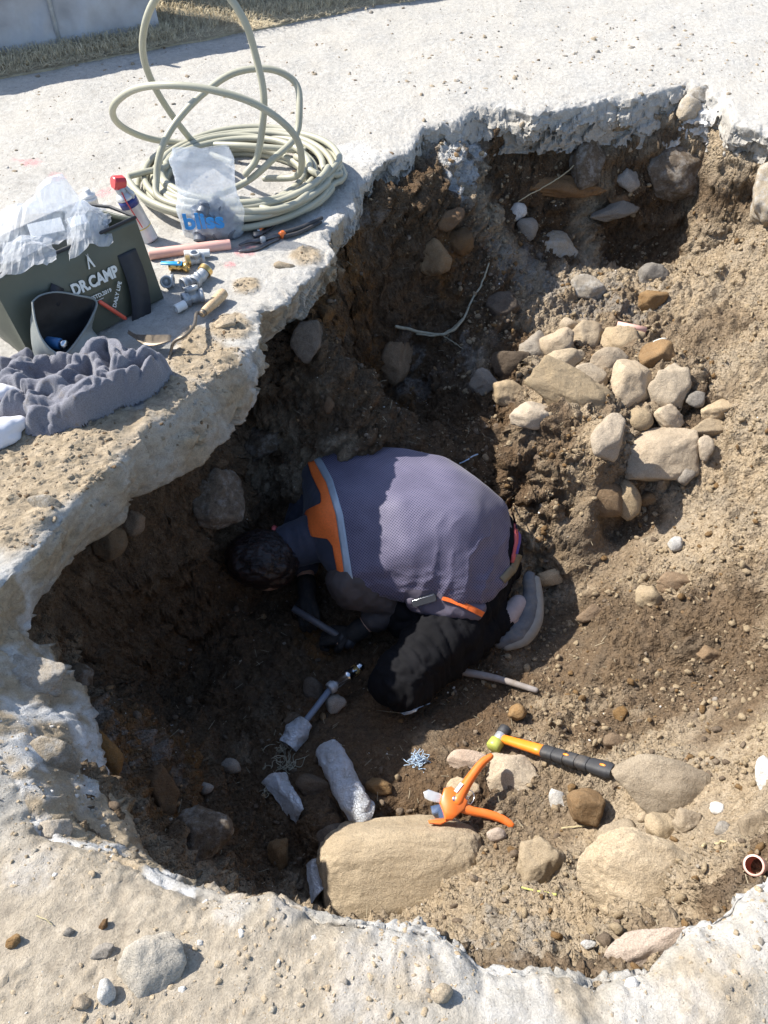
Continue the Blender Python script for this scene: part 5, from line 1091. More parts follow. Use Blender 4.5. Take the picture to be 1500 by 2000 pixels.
for hp_, kn, an in ((q3p(950,1115,.21), q3p(785,1325,.105), q3p(1000,1205,.07)), (q3p(945,1045,.20), q3p(800,1190,.11), q3p(965,1115,.06))):
    hp_ = hp_+Vector((-.03,0,-.05)); bd.tube([hp_, (hp_+kn)/2, kn], [.07,.065,.055], 16); bd.tube([kn, (kn+an)/2, an], [.05,.05,.032], 14)
    bd.tube([an, an+Vector((.02,-.05,-.02))], [.035,.03], 12)
# hands: palm, five bent fingers each, closed round the pipe
def hand(w0, dirv, palmn, mb, side=1):
    """w0 wrist, dirv towards knuckles, palmn the way the palm faces"""
    d = Vector(dirv).normalized(); n_ = Vector(palmn); n_ = (n_-d*n_.dot(d)).normalized(); s_ = d.cross(n_)*side
    k0 = w0+d*.085
    mb.tube([w0, w0+d*.03+s_*.012, k0+s_*.026], [.024,.021,.013], 10); mb.tube([w0, w0+d*.03-s_*.010, k0-s_*.026], [.024,.021,.013], 10); mb.tube([w0, w0+d*.04, k0], [.024,.020,.014], 10)
    for i, L_ in enumerate((.072,.080,.076,.060)):
        r_ = .0092-.0006*i; b = k0+s_*(.030-.020*i); p1 = b+d*L_*.42+n_*.006; p2 = p1+d*L_*.10+n_*L_*.38; p3 = p2-d*L_*.20+n_*L_*.14; mb.tube([b, p1, p2, p3], [r_*1.08, r_*1.02, r_*.95, r_*.82], 9)
    t0_ = w0+d*.026+s_*.024; mb.tube([t0_, t0_+s_*.022+d*.018+n_*.008, t0_+s_*.020+d*.036+n_*.030, t0_+s_*.006+d*.046+n_*.042], [.013,.0115,.010,.0085], 9)
hd = MB(); dn = Vector((0,0,-1))
hand(NW, (q3p(655,1240,.045)-NW), dn, hd, 1); hand(FWr, q3p(604,1205,.05)-FWr, dn+Vector((.2,0,0)), hd, -1)
hands_bd = MB(); hands_bd.v = list(hd.v); hands_bd.f = list(hd.f); hands_bd.m = list(hd.m)
bd.add(hands_bd.v, hands_bd.f)
remeshed('body', bd, .0048, 3, skin, wk)
gl = MB(); gl.add(hd.v, hd.f); gl.tube([NW+(NE-NW)*.18, NW], [.036,.031], 12); gl.tube([FWr+(FE-FWr)*.18, FWr], [.036,.031], 12)
gv, gf = None, None
o_ = remeshed('t2', gl, .0032, 2, glove, wk, disp=lambda V_, N_: V_+N_*.0022)
def split(o, classes, names, mats_, parent):
    """cut a mesh into separate parts; classes: array per face"""
    me = o.data; V_ = np.array([v.co[:] for v in me.vertices]); Fs_ = [tuple(p.vertices) for p in me.polygons]; out = []
    org = np.array(world_loc(o))
    for k, (nm, mt) in enumerate(zip(names, mats_)):
        sel = [f for f, c_ in zip(Fs_, classes) if c_ == k]
        if not sel: out.append(None); continue
        ids = sorted({i for f in sel for i in f}); mp_ = {i: j for j, i in enumerate(ids)}
        out.append(link_mesh(nm, V_[ids]+org, [tuple(mp_[i] for i in f) for f in sel], mt, parent))
    bpy.data.objects.remove(o); return out
fc_ = np.array([p.center[:] for p in o_.data.polygons])+np.array(world_loc(o_)); mid = (np.array(NW)+np.array(FWr))/2; ax = np.array(NW-FWr)
split(o_, ((fc_-mid) @ ax > 0).astype(int), ['glove', 'glove'], [glove, glove], wk)
# --- hair
hr = MB(); hr.ell(hc+Vector((.0,0,.022)), [Vector((.122,0,-.022)), Vector((0,.101,0)), Vector((.022,0,.093))], 30, 20)
hr.ell(hc+Vector((.045,0,.012)), [Vector((.080,0,0)), Vector((0,.094,0)), Vector((0,0,.085))], 24, 16)
def hdisp(V_, N_):
    k = V_-np.array(hc); return V_+N_*(ridged(np.c_[k[:,0]*14, k[:,1]*70, k[:,2]*30], 2)*.0035+fbm(k*22, 3)*.006)[:, None]
remeshed('hair', hr, .0055, 2, hair_m, wk, disp=hdisp)
def hull(mb):
    bm = bmesh.new()
    for v in mb.v: bm.verts.new(v)
    r_ = bmesh.ops.convex_hull(bm, input=bm.verts[:]); bmesh.ops.delete(bm, geom=[g for g in set(r_['geom_interior']+r_['geom_unused']) if isinstance(g, bmesh.types.BMVert)], context='VERTS')
    bm.verts.index_update(); out = MB(); out.add([v.co[:] for v in bm.verts], [tuple(v.index for v in f.verts) for f in bm.faces]); bm.free(); return out
gh = np.random.default_rng(4); hs_ = MB()
for k in range(330):     # strands lying round the crown
    a0 = gh.uniform(0, 6.28); b0 = gh.uniform(-.9, .9); pts_ = []
    for q in range(7):
        t_ = a0+q*.10*(1 if k % 2 else -1)+gh.normal()*.02; c_ = b0+q*.035*gh.normal(); e_ = math.cos(c_)
        pts_.append(hc+Vector((.004,0,.022))+Vector((.122,0,-.022))*math.cos(t_)*e_*1.035+Vector((0,.101,0))*math.sin(c_)*1.035+Vector((.022,0,.093))*math.sin(t_)*e_*1.035)
    if pts_[3].z < hc.z-.03: continue
    hs_.tube(pts_, [.0011]*6+[.0005], 4)
hs_.build('hair_strands', hair_m, [c for c in wk.children if c.name.startswith('hair')][0])
# --- vest and jacket
ve = MB()
for px, py, h, r_ in [(635,925,.31,.086),(705,919,.33,.086),(785,922,.345,.088),(850,938,.34,.092),(640,935,.31,.094),(640,1040,.30,.085),(668,1010,.355,.108),(705,1105,.275,.095),(762,955,.36,.110),(785,1018,.375,.122),(800,1072,.335,.118),(865,968,.35,.112),(880,1035,.355,.122),(878,1095,.30,.104),
                      (938,1015,.255,.112),(928,1085,.235,.108),(898,1150,.20,.070),(925,1140,.205,.075),(900,1162,.25,.045),(940,1158,.22,.045),(830,1150,.26,.05),(962,1120,.22,.06),(700,940,.33,.10),(820,965,.36,.110),(900,985,.32,.112),(845,1120,.25,.09),(955,1060,.235,.085)]: 
    c_ = q3p(px, py, h); ve.ell(c_, [Vector((r_,0,0)), Vector((0,r_,0)), Vector((0,0,r_))], 20, 14)
def vdisp(V_, N_):
    px, py = proj(V_); up = np.clip(N_[:, 2], 0, 1)
    m_ = sstep(770, 860, px)*sstep(985, 1060, py)*(1-sstep(1000, 1030, px))
    warp = fbm(V_*7, 3)*26; x = px+.34*(py-1060)+warp
    f_ = (.5-np.abs(np.sin(x/13.))**.6)*.0095*m_*np.clip(.6+1.0*fbm(V_*6+4, 2), 0, 1.3)
    m2 = sstep(880, 960, px)*(1-sstep(1000, 1080, py)); f2 = np.sin((px*.9-py*.25)/15.+fbm(V_*6, 2)*3)*.0028*m2
    m3 = (1-sstep(700, 800, px)); f3 = fbm(V_*11+8, 3)*.0045*m3
    m4 = sstep(1090, 1150, py); f4 = ridged(np.c_[px/60, py/26, px*0], 2)*.004*m4+(-.0035*np.exp(-((py-1008-.04*(px-700))/3.)**2))*(px > 700)*0
    return V_+N_*(f_+f2+f3+f4+fbm(V_*6, 3)*.003)[:, None]
ve = hull(ve)
o_ = remeshed('t3', ve, .0065, 30, meshf, wk, disp=vdisp)
LB = [(601,902),(627,965),(626,981),(594,1007),(605,1049),(643,1044),(650,1063),(671,1175)]
OB = [(612,897),(638,944),(657,1007),(668,1081),(680,1172)]; SB = [(624,890),(650,937),(671,1007),(682,1081),(695,1163)]
fc_ = np.array([p.center[:] for p in o_.data.polygons])+np.array(world_loc(o_)); px, py = proj(fc_); nrm_ = np.array([p.normal[:] for p in o_.data.polygons])
xb = np.interp(py, [p[1] for p in SB], [p[0] for p in SB])-6
cls = np.where(px < xb, 0, 1); low = (py > 1152+(px-800)*.02) & (px > 790) & ((py-1160) > (px-862)*.50-0); cls[low & (cls == 1)] = 2
yoke, panel, hem = split(o_, cls, ['jacket_yoke', 'mesh_back_panel', 'hem_pocket'], [navyf, meshf, hemf], wk)
# --- sleeves and collar
sl = MB(); sl.tube([NS+Vector((-.02,0,.0)), (NS+NE)/2+Vector((0,0,.01)), NE, NE+(NW-NE)*.45], [.088,.080,.074,.050], 18)
o2 = remeshed('sleeve', sl, .0065, 6, sleevef, wk, disp=lambda V_, N_: V_+N_*(ridged(V_*15, 2)*.005+fbm(V_*9, 3)*.006)[:, None])
sl = MB(); sl.tube([FS+Vector((-.0,0,.0)), (FS+FE)/2, FE, FE+(FWr-FE)*.55], [.090,.080,.068,.048], 18)
remeshed('sleeve', sl, .0065, 6, navyf, wk, disp=lambda V_, N_: V_+N_*(ridged(V_*15, 2)*.005+fbm(V_*9, 3)*.006)[:, None])
co = MB(); ca, cb = q3p(552,1072,.245), q3p(655,1040,.285); co.tube([ca, (ca+cb)/2+Vector((0,0,.006)), cb], [.074,.082,.105], 26, cap='flat')
remeshed('collar', co, .006, 4, navyf, wk, disp=lambda V_, N_: V_+N_*(ridged(np.c_[(V_ @ np.array((cb-ca).normalized()))*38, V_[:,1]*6, V_[:,2]*6], 2)*.004)[:, None])
cd_ = (cb-ca).normalized(); cu = (Vector((0,0,1))-cd_*cd_.z).normalized(); cw = cd_.cross(cu)
ringc = lambda r_, a0, a1, off, n_=20: [ca+cd_*off+(cu*math.cos(R(a0+(a1-a0)*i/n_))+cw*math.sin(R(a0+(a1-a0)*i/n_)))*r_ for i in range(n_+1)]
sgn = 1 if cw.y > 0 else -1
MB().tube(ringc(.080, 28*sgn, 78*sgn, -.006), .0085, 8).build('collar_trim', redf, wk)
MB().tube(ringc(.082, -55*sgn, -105*sgn, .004), .0095, 8).build('collar_trim', redf, wk)
MB().tube([ca+cd_*.035+(cw*-.078*sgn+cu*.035), ca+cd_*-.012+(cw*-.088*sgn+cu*.028)], .006, 8).build('collar_clip', M['black'], wk)
bpy.context.view_layer.update()
def onto(objs, px, py):
    d = ray(px, py); best = None
    for ob in objs:
        if ob is None: continue
        org = world_loc(ob); ok, loc, nrm, _ = ob.ray_cast(CAM-org, d)
        if ok and (best is None or loc.length and ((loc+org)-CAM).length < (best[0]-CAM).length): best = (loc+org, nrm)
    return best
def patch(objs, L_, R_, name, mt, parent, n=44, k=8, off=.0035, th=.003, rag=0):
    """cloth strip laid on a surface between two edge lines"""
    tl = np.linspace(0, 1, n); Lx = [curve for curve in (np.interp(tl, np.linspace(0,1,len(L_)), [p[0] for p in L_]), np.interp(tl, np.linspace(0,1,len(L_)), [p[1] for p in L_]))]
    Rx = [np.interp(tl, np.linspace(0,1,len(R_)), [p[0] for p in R_]), np.interp(tl, np.linspace(0,1,len(R_)), [p[1] for p in R_])]
    top_, bot_ = [], []; last = None
    for i in range(n):
        for j in range(k):
            s_ = j/(k-1); h_ = onto(objs, Lx[0][i]*(1-s_)+Rx[0][i]*s_, Lx[1][i]*(1-s_)+Rx[1][i]*s_)
            if h_ is None: h_ = last or (q3p(Lx[0][i], Lx[1][i], .2), Vector((0,0,1)))
            last = h_; top_.append(h_[0]+h_[1]*off); bot_.append(h_[0]+h_[1]*(off-th))
    q_ = [(i*k+j, i*k+j+1, (i+1)*k+j+1, (i+1)*k+j) for i in range(n-1) for j in range(k-1)]; N0 = n*k
    rim_ = [i*k for i in range(n)]+[(n-1)*k+j for j in range(1, k)]+[i*k+k-1 for i in range(n-2, -1, -1)]+[j for j in range(k-2, 0, -1)]
    F_ = q_+[tuple(a+N0 for a in f[::-1]) for f in q_]+[(rim_[i], rim_[(i+1) % len(rim_)], rim_[(i+1) % len(rim_)]+N0, rim_[i]+N0) for i in range(len(rim_))]
    return link_mesh(name, np.array([tuple(p) for p in top_+bot_]), F_, mt, parent)
ALLV = [yoke, panel, hem]
# resample the edges by picture row so the strip follows both
def byrow(P_, ys): return [(float(np.interp(y, [p[1] for p in P_], [p[0] for p in P_])), y) for y in ys]
LBm = sorted([(601,902),(610,930),(627,965),(628,983),(600,996),(595,1007),(605,1047),(640,1052),(650,1066),(671,1175)], key=lambda p: p[1])
ys = np.linspace(901, 1172, 60); patch(ALLV, byrow(LBm, ys), byrow(OB, ys), 'orange_band', orangef, wk, n=60, k=9)
ys = np.linspace(893, 1168, 50); patch(ALLV, byrow(OB, ys), byrow(SB, ys), 'reflective_tape', silver, wk, n=50, k=5, off=.0045)
# --- trousers
tr_ = MB()
tr_.tube([q3p(965,1090,.16), q3p(885,1222,.125), q3p(790,1325,.11)], [.112,.112,.108], 24); tr_.tube([q3p(785,1330,.10), q3p(880,1275,.075), q3p(985,1205,.075)], [.105,.085,.055], 20)
tr_.tube([q3p(950,1040,.20), q3p(870,1120,.14), q3p(800,1195,.115)], [.118,.11,.10], 22); tr_.tube([q3p(800,1195,.09), q3p(900,1165,.07), q3p(995,1110,.07)], [.095,.08,.055], 18)
tr_.ell(q3p(972,1070,.195), [Vector((.095,0,0)), Vector((0,.125,0)), Vector((0,0,.10))], 22, 16)
def pdisp(V_, N_):
    ax_ = np.array([.75, .6, 0]); k_ = V_ @ ax_; V_ = V_+N_*((.004-ridged(np.c_[k_*22, V_[:,1]*5-V_[:,0]*5, V_[:,2]*5]+fbm(V_*6, 2)[:, None]*.5, 2)*.009)+fbm(V_*7, 3)*.010)[:, None]; V_[:, 2] = np.maximum(V_[:, 2], FZ+.004); return V_
trs = remeshed('trousers', tr_, .0065, 10, trous, wk, disp=pdisp)
bpy.context.view_layer.update()
hb_ = MB()
for px_, py_, h_, r_ in [(806,1170,.245,.026),(812,1180,.225,.026),(866,1172,.25,.03),(868,1192,.225,.030),(905,1192,.215,.032),(935,1190,.205,.026),(930,1199,.195,.024)]:
    hb_.ell(q3p(px_, py_, h_), [Vector((r_,0,0)), Vector((0,r_,0)), Vector((0,0,r_))], 14, 10)
hem2 = remeshed('hem_pocket', hull(hb_), .0045, 6, hemf, wk, disp=lambda V_, N_: V_+N_*(ridged(V_*16, 2)*.003)[:, None])
bpy.context.view_layer.update()
oe = [onto([hem2, panel, trs], *p_) for p_ in [(864,1167),(880,1172),(900,1181),(922,1190),(942,1199)]]
if all(oe):
    C_ = curve3([tuple(a_[0]+a_[1]*.004) for a_ in oe], 26); mo = MB(); pr_ = [(-1,-.35),(1,-.35),(1,.35),(-1,.35)]; V_ = []
    for i_, c_ in enumerate(C_):
        t_ = Vector(C_[min(i_+1, 25)])-Vector(C_[max(i_-1, 0)]); t_.normalize(); n_ = oe[min(4, i_*5//26)][1]; s_ = t_.cross(n_).normalized(); n_ = s_.cross(t_)
        V_ += [Vector(c_)+s_*.0095*a_+n_*.0075*b_ for a_, b_ in pr_]
    mo.add(V_, [(4*i_+k_, 4*i_+(k_+1) % 4, 4*i_+4+(k_+1) % 4, 4*i_+4+k_) for i_ in range(25) for k_ in range(4)]+[(3,2,1,0), (100,101,102,103)]); autosmooth(mo.build('orange_pocket_edge', orangef, wk), 50)
patch([trs], [(735,1388),(765,1396),(800,1388),(845,1370)], [(738,1394),(765,1403),(803,1396),(847,1377)], 'knee_seam', silver, wk, n=24, k=3, off=.004)
patch([trs], [(845,1362),(870,1356)], [(847,1372),(872,1366)], 'knee_seam', silver, wk, n=10, k=3, off=.004)
patch([panel, trs], [(993,975),(1003,1020),(1004,1060),(996,1098)], [(999,978),(1009,1020),(1010,1060),(1002,1098)], 'shirt_edge', redf, wk, n=26, k=3, off=.007, th=.006)
patch([panel, trs], [(999,985),(1009,1022),(1010,1058),(1003,1092)], [(1005,990),(1015,1022),(1016,1056),(1009,1088)], 'shirt_edge', purp, wk, n=26, k=3, off=.005, th=.005)
patch([trs, panel], [(1006,1080),(996,1105),(975,1128)], [(1018,1084),(1006,1116),(984,1138)], 'waistband', khaki, wk, n=22, k=4, off=.006, th=.006)
# --- shoe
def shoe(pts, parent_):
    so_ = [q3p(*p[:3]) for p in pts]; rr_ = [p[3] for p in pts]
    mb = MB(); mb.tube(curve3([tuple(p) for p in so_], 16), list(np.interp(np.linspace(0,1,16), np.linspace(0,1,len(rr_)), rr_)), 18)
    s = remeshed('shoe', mb, .005, 3, shoe_m, parent_, disp=lambda V_, N_: np.c_[(V_+N_*(fbm(V_*22, 3)*.003)[:, None])[:, :2], np.maximum((V_+N_*(fbm(V_*22, 3)*.003)[:, None])[:, 2], FZ+.002)])
    off = Vector((.024,-.012,-.006)); mb = MB(); C_ = curve3([tuple(p+off) for p in so_], 18); mb.tube(C_, list(np.interp(np.linspace(0,1,18), np.linspace(0,1,len(rr_)), [r_*.80 for r_ in rr_])), 14)
    w2 = remeshed('sole', mb, .005, 3, sole_m, s, disp=lambda V_, N_: np.c_[V_[:, :2], np.maximum(V_[:, 2], FZ+.001)]); return s
shoe([(1033,1126,.14,.022),(1036,1165,.11,.028),(1030,1208,.075,.036),(1008,1238,.05,.038),(978,1252,.035,.028)], wk)
shoe([(970,1072,.10,.024),(975,1092,.08,.030),(970,1118,.05,.034),(958,1140,.045,.032)], wk)
MB().tube([q3p(992,1205,.085), q3p(1012,1180,.10)], [.036,.034], 14).build('sock', sock_m, wk)
# --- phone and clip in the hem pocket, a small key tag
bpy.context.view_layer.update()
ph = onto([hem2, hem, panel, trs, o2], 829, 1172)
if ph:
    c_, n_ = ph; uu = Vector((.9,.25,.12)).normalized(); vv = n_.cross(uu).normalized(); uu = vv.cross(n_)
    t = thing('phone', 'dark phone with metal edge sticking out of the vest pocket', 'phone', c_)
    autosmooth(MB().prism([c_+n_*.004+uu*x*.042+vv*y*.013 for x, y in ((-1,-.6),(-.9,-1),(.9,-1),(1,-.6),(1,.6),(.9,1),(-.9,1),(-1,.6))], n_, .010, bev=.0015).build('phone_case', M['black'], t))
    MB().tube([c_+n_*.014-uu*.036+vv*.009, c_+n_*.014+uu*.036+vv*.009], .0009, 8).build('metal_edge', M['chrome'], t)

# ================================================================== THINGS IN THE PIT
def L3(px, py, h): return lift(px, py, h)
def foil_mat():
    m = mat('crinkled_foil'); b = bsdf(m); b.inputs['Metallic'].default_value = .12; b.inputs['Roughness'].default_value = .34
    tc_ = nd(m, 'ShaderNodeTexCoord'); v1 = nd(m, 'ShaderNodeTexVoronoi'); v1.feature = 'DISTANCE_TO_EDGE'; v1.inputs['Scale'].default_value = 130; lk(m, tc_.outputs['Object'], v1.inputs['Vector'])
    n_ = noise(m, 80, 6, .7); cc_ = mixc(m, ramp(m, noise(m, 22, 6, .7), [(.4, 0.), (.68, .75)]), (.70,.75,.82), (.38,.35,.31)); lk(m, cc_, b.inputs['Base Color'])
    lk(m, bump(m, n_, .8, .006, bump(m, ramp(m, v1.outputs['Distance'], [(0, 0.), (.12, 1.)]), .9, .004)), b.inputs['Normal']); return m
foil = foil_mat(); foam = simple('grey_foam', (.25,.235,.22), .9, var=.15, bmp=.3)
def foil_tube(pts, rad, name, label, cat, thick=.010, seed=1, open_end=True, squash=.8):
    C_ = curve3([tuple(p) for p in pts], 40); n = len(C_); rr_ = np.interp(np.linspace(0,1,n), np.linspace(0,1,len(rad)), rad); base = C_[0]; t = thing(name, label, cat, C_[n//2])
    def make(scale, lo=0, hi=n, nz=1):
        V_ = []; seg = 36
        for i in range(lo, hi):
            d = Vector(C_[min(i+1,n-1)]-C_[max(i-1,0)]).normalized(); u_ = d.cross(Vector((0,0,1))).normalized(); v_ = u_.cross(d)
            for k in range(seg):
                a = 2*math.pi*k/seg; V_.append(np.array(C_[i])+(np.array(u_)*math.cos(a)+np.array(v_)*math.sin(a)*squash)*rr_[i]*scale*.92)
        V_ = np.array(V_); ce_ = np.repeat(np.array([C_[i] for i in range(lo, hi)]), seg, 0); dd = V_-ce_; dd /= np.linalg.norm(dd, axis=1)[:, None]
        V_ += dd*((ridged(V_*30+seed, 3)*.0038+fbm(V_*12+seed, 3)*.007)*nz)[:, None]; m_ = hi-lo
        return V_, [(i*seg+k, i*seg+(k+1) % seg, (i+1)*seg+(k+1) % seg, (i+1)*seg+k) for i in range(m_-1) for k in range(seg)], seg, m_
    V_, F_, sg, m_ = make(1); link_mesh('foil_cover', V_, F_, foil, t)
    Vi, Fi, _, _ = make(.62); F2 = [f[::-1] for f in Fi]; o0 = len(V_)
    endr = [((m_-1)*sg+k, (m_-1)*sg+(k+1) % sg, (m_-1)*sg+(k+1) % sg+o0, (m_-1)*sg+k+o0) for k in range(sg)]+[(k, (k+1) % sg, (k+1) % sg+o0, k+o0)[::-1] for k in range(sg)]
    Vs = np.concatenate([V_*1.0-0, Vi]); ce_ = np.repeat(np.array(C_), sg, 0); Vs[:o0] = ce_+(Vs[:o0]-ce_)*.985
    link_mesh('foam_lining', Vs, F2_off(F2, o0)+endr, foam, t); return t
def F2_off(F_, o0): return [tuple(i+o0 for i in f) for f in F_]
foil_tube([L3(640,1462,.035), L3(655,1495,.035), L3(680,1545,.032), L3(700,1580,.032), L3(718,1592,.03)], [.040,.044,.048,.044,.042], 'foil_tube', 'long crumpled silver foil insulation tube lying by the huge boulder', 'foil tube', seed=3)
foil_tube([L3(596,1412,.03), L3(580,1432,.025), L3(562,1458,.02)], [.024,.042,.030], 'foil_sleeve', 'short torn foil sleeve around the lower end of the steel pipe', 'foil sleeve', seed=9, squash=.9)
def foil_scrap(pts_px, hts, label, seed, name='foil_scrap', bend=.02):
    """torn piece of foil-faced foam as a curved sheet with thickness"""
    A_ = [L3(p[0], p[1], h) for p, h in zip(pts_px, hts)]     # four corners, ring order
    n = 26; V_ = []; th_ = .004
    for lay in (0, 1):
        for j in range(n):
            for i in range(n):
                u_, v_ = i/(n-1), j/(n-1); p = (A_[0]*(1-u_)+A_[1]*u_)*(1-v_)+(A_[3]*(1-u_)+A_[2]*u_)*v_; V_.append(np.array(p)+np.array([0,0,bend*math.sin(math.pi*u_)*(1-.3*v_)+(-th_ if lay else 0)]))
    V_ = np.array(V_); e_ = fbm(V_*20+seed, 3)[:, None]*np.array([.006,.006,.004]); V_ += e_; V_[:, 2] += ridged(V_*24+seed, 2)*.003
    q_ = [(j*n+i, j*n+i+1, (j+1)*n+i+1, (j+1)*n+i) for j in range(n-1) for i in range(n-1)]; N0 = n*n; rim_ = [i for i in range(n)]+[j*n+n-1 for j in range(1, n)]+[(n-1)*n+i for i in range(n-2, -1, -1)]+[j*n for j in range(n-2, 0, -1)]
    F_ = q_+[tuple(a+N0 for a in f[::-1]) for f in q_]+[(rim_[i], rim_[(i+1) % len(rim_)], rim_[(i+1) % len(rim_)]+N0, rim_[i]+N0) for i in range(len(rim_))]
    return tag(link_mesh(name, V_, F_, foil), label, 'foil scrap')
foil_scrap([(510,1528),(556,1510),(594,1580),(578,1612)], [.03,.05,.04,.01], 'bent foil flap left of the long foil tube', 5, bend=.028)
foil_scrap([(596,1690),(634,1684),(640,1735),(608,1765)], [.03,.04,.04,.012], 'bluish foil scrap tucked between near rim and huge boulder', 6, bend=.03)
# pipe with steel couplings
pp0, pp1, pp2 = L3(594,1412,.04), L3(648,1342,.075), L3(712,1296,.11)
ps = thing('water_pipe', 'thin blue-grey pipe with steel couplings sticking out of its foil sleeve', 'pipe', pp0)
pm = simple('blue_grey_pipe', (.16,.20,.27), .4, var=.1, bmp=.05, dirt=(.2,.17,.13), dirtamt=.4)
MB().tube([pp0-(pp1-pp0)*.25, pp0, pp1], .0105, 14, cap='flat').build('pipe_wall', pm, ps)
a = (pp2-pp1); L_ = a.length; an_ = a.normalized()
MB().lathe(pp1-an_*.012, a, [(0,.012),(0,.019),(.006,.021),(.020,.021),(.024,.016),(.03,.016)], 22).build('union_nut', M['steel'], ps)
MB().lathe(pp1+an_*.016, a, [(0,.012),(0,.017),(L_*.30,.018),(L_*.31,.0205),(L_*.42,.0205),(L_*.43,.0165),(L_*.60,.0165)], 22).build('coupling', M['chrome'], ps)
autosmooth(MB().lathe(pp1+an_*(L_*.66), a, [(0,.014),(0,.0185),(.014,.0185),(.016,.013)], 6).build('hex_nut', M['brass'], ps), 20)
MB().lathe(pp1+an_*(L_*.66+.015), a, [(0,.012),(0,.0155),(.004,.0175),(.008,.0155),(.012,.0175),(.016,.0155),(.022,.015),(.022,.010),(.010,.010)], 20).build('thread_end', M['chrome'], ps)
# pipe in the worker's hands
hpz0, hpz1 = q3p(572,1188,.10), q3p(688,1258,.045)
hp2 = thing('held_pipe', 'dark grey pipe with a black fitting held in the worker\'s gloves', 'pipe', hpz0)
MB().tube([hpz0, hpz1], .0125, 14, cap='flat').build('pipe_wall', simple('dark_grey_pipe', (.09,.09,.10), .45, var=.1, bmp=.05), hp2)
ah = (hpz1-hpz0).normalized(); MB().lathe(hpz1-ah*.05, ah, [(0,.013),(0,.022),(.012,.024),(.014,.019),(.03,.019),(.032,.023),(.048,.023),(.05,.015),(.058,.015),(.058,.001)], 20).build('fitting', M['grip'], hp2)
MB().lathe(hpz1-ah*.036, ah, [(0,.0195),(.001,.0205),(.004,.0205),(.005,.0195)], 20).build('steel_ring', M['chrome'], hp2)
# grey pipe behind the knee
g0, g1, g2 = L3(905,1312,.02), L3(970,1325,.025), L3(1046,1348,.008)
gp = thing('buried_pipe', 'grey dusty pipe coming out of the ground behind the worker\'s knee', 'pipe', g0); MB().tube(curve3([tuple(q) for q in (g0-(g1-g0)*.6, g0, g1, g2)], 20), list(np.linspace(.016,.010,20)), 16).build('pipe_wall', simple('dusty_grey_pipe', (.27,.245,.235), .7, var=.2, scale=18, bmp=.2, dirt=(.16,.12,.08), dirtamt=.6), gp)
# hammer
h0, h1 = L3(978,1442,.045), L3(1198,1508,.030); hx = (h1-h0).normalized(); up_ = (Vector((0,0,1))-hx*hx.z).normalized(); hy = up_.cross(hx); HL = (h1-h0).length
hm = thing('mallet', 'mallet with yellow-green and black rubber faces and an orange and black handle', 'hammer', h0)
def sect(mb, p0, p1, w0, t0_, w1, t1_, seg=18, n=6):
    V_ = []
    for i in range(n):
        s_ = i/(n-1); c_ = p0*(1-s_)+p1*s_; w_ = w0*(1-s_)+w1*s_; tt = t0_*(1-s_)+t1_*s_
        for k in range(seg): a = 2*math.pi*k/seg; V_.append(c_+hy*math.copysign(abs(math.cos(a))**.7, math.cos(a))*w_+up_*math.copysign(abs(math.sin(a))**.7, math.sin(a))*tt)
    return mb.add(V_, [(i*seg+k, i*seg+(k+1) % seg, (i+1)*seg+(k+1) % seg, (i+1)*seg+k) for i in range(n-1) for k in range(seg)]+[tuple(range(seg))[::-1], tuple((n-1)*seg+k for k in range(seg))])
P_at = lambda s_: h0+(h1-h0)*s_
sect(MB(), P_at(.02), P_at(.42), .013, .012, .018, .0145).build('neck', M['orange2'], hm)
mbg = MB(); xs = [.40,.42,.50,.505,.515,.52,.60,.605,.615,.62,.70,.705,.715,.72,.80,.805,.815,.82,.90,.97,1.0]; ws = [1.22*q for q in [.0145,.0165,.0165,.0150,.0150,.0168,.0168,.0150,.0150,.0170,.0170,.0152,.0152,.0172,.0172,.0155,.0155,.0180,.0195,.0200,.0165]]
for (x0, w0), (x1, w1) in zip(zip(xs, ws), zip(xs[1:], ws[1:])): sect(mbg, P_at(x0), P_at(x1), w0, w0*.82, w1, w1*.82, n=2)
autosmooth(mbg.build('grip', M['grip'], hm), 50)
for x_ in (.62, .93): MB().ell(P_at(x_)+up_*(.0165+.003*(x_ > .8)), [hx*.010, hy*.004, up_*.0025], 12, 8).build('grip_inlay', M['orange2'], hm)
hc_ = P_at(-.01); MB().lathe(hc_-hy*.016, hy, [(0,.001),(0,.016),(.003,.0185),(.029,.0185),(.032,.016),(.032,.001)], 22).build('head', M['steel'], hm)
d_ = hy if hy.y > 0 else -hy
MB().lathe(hc_+d_*.012, d_, [(0,.017),(.002,.0215),(.026,.0215),(.030,.018),(.030,.001)], 24).build('black_face', M['grip'], hm)
MB().lathe(hc_-d_*.012, -d_, [(0,.018),(.002,.0235),(.028,.0235),(.033,.019),(.033,.001)], 24).build('green_face', M['lime'], hm)
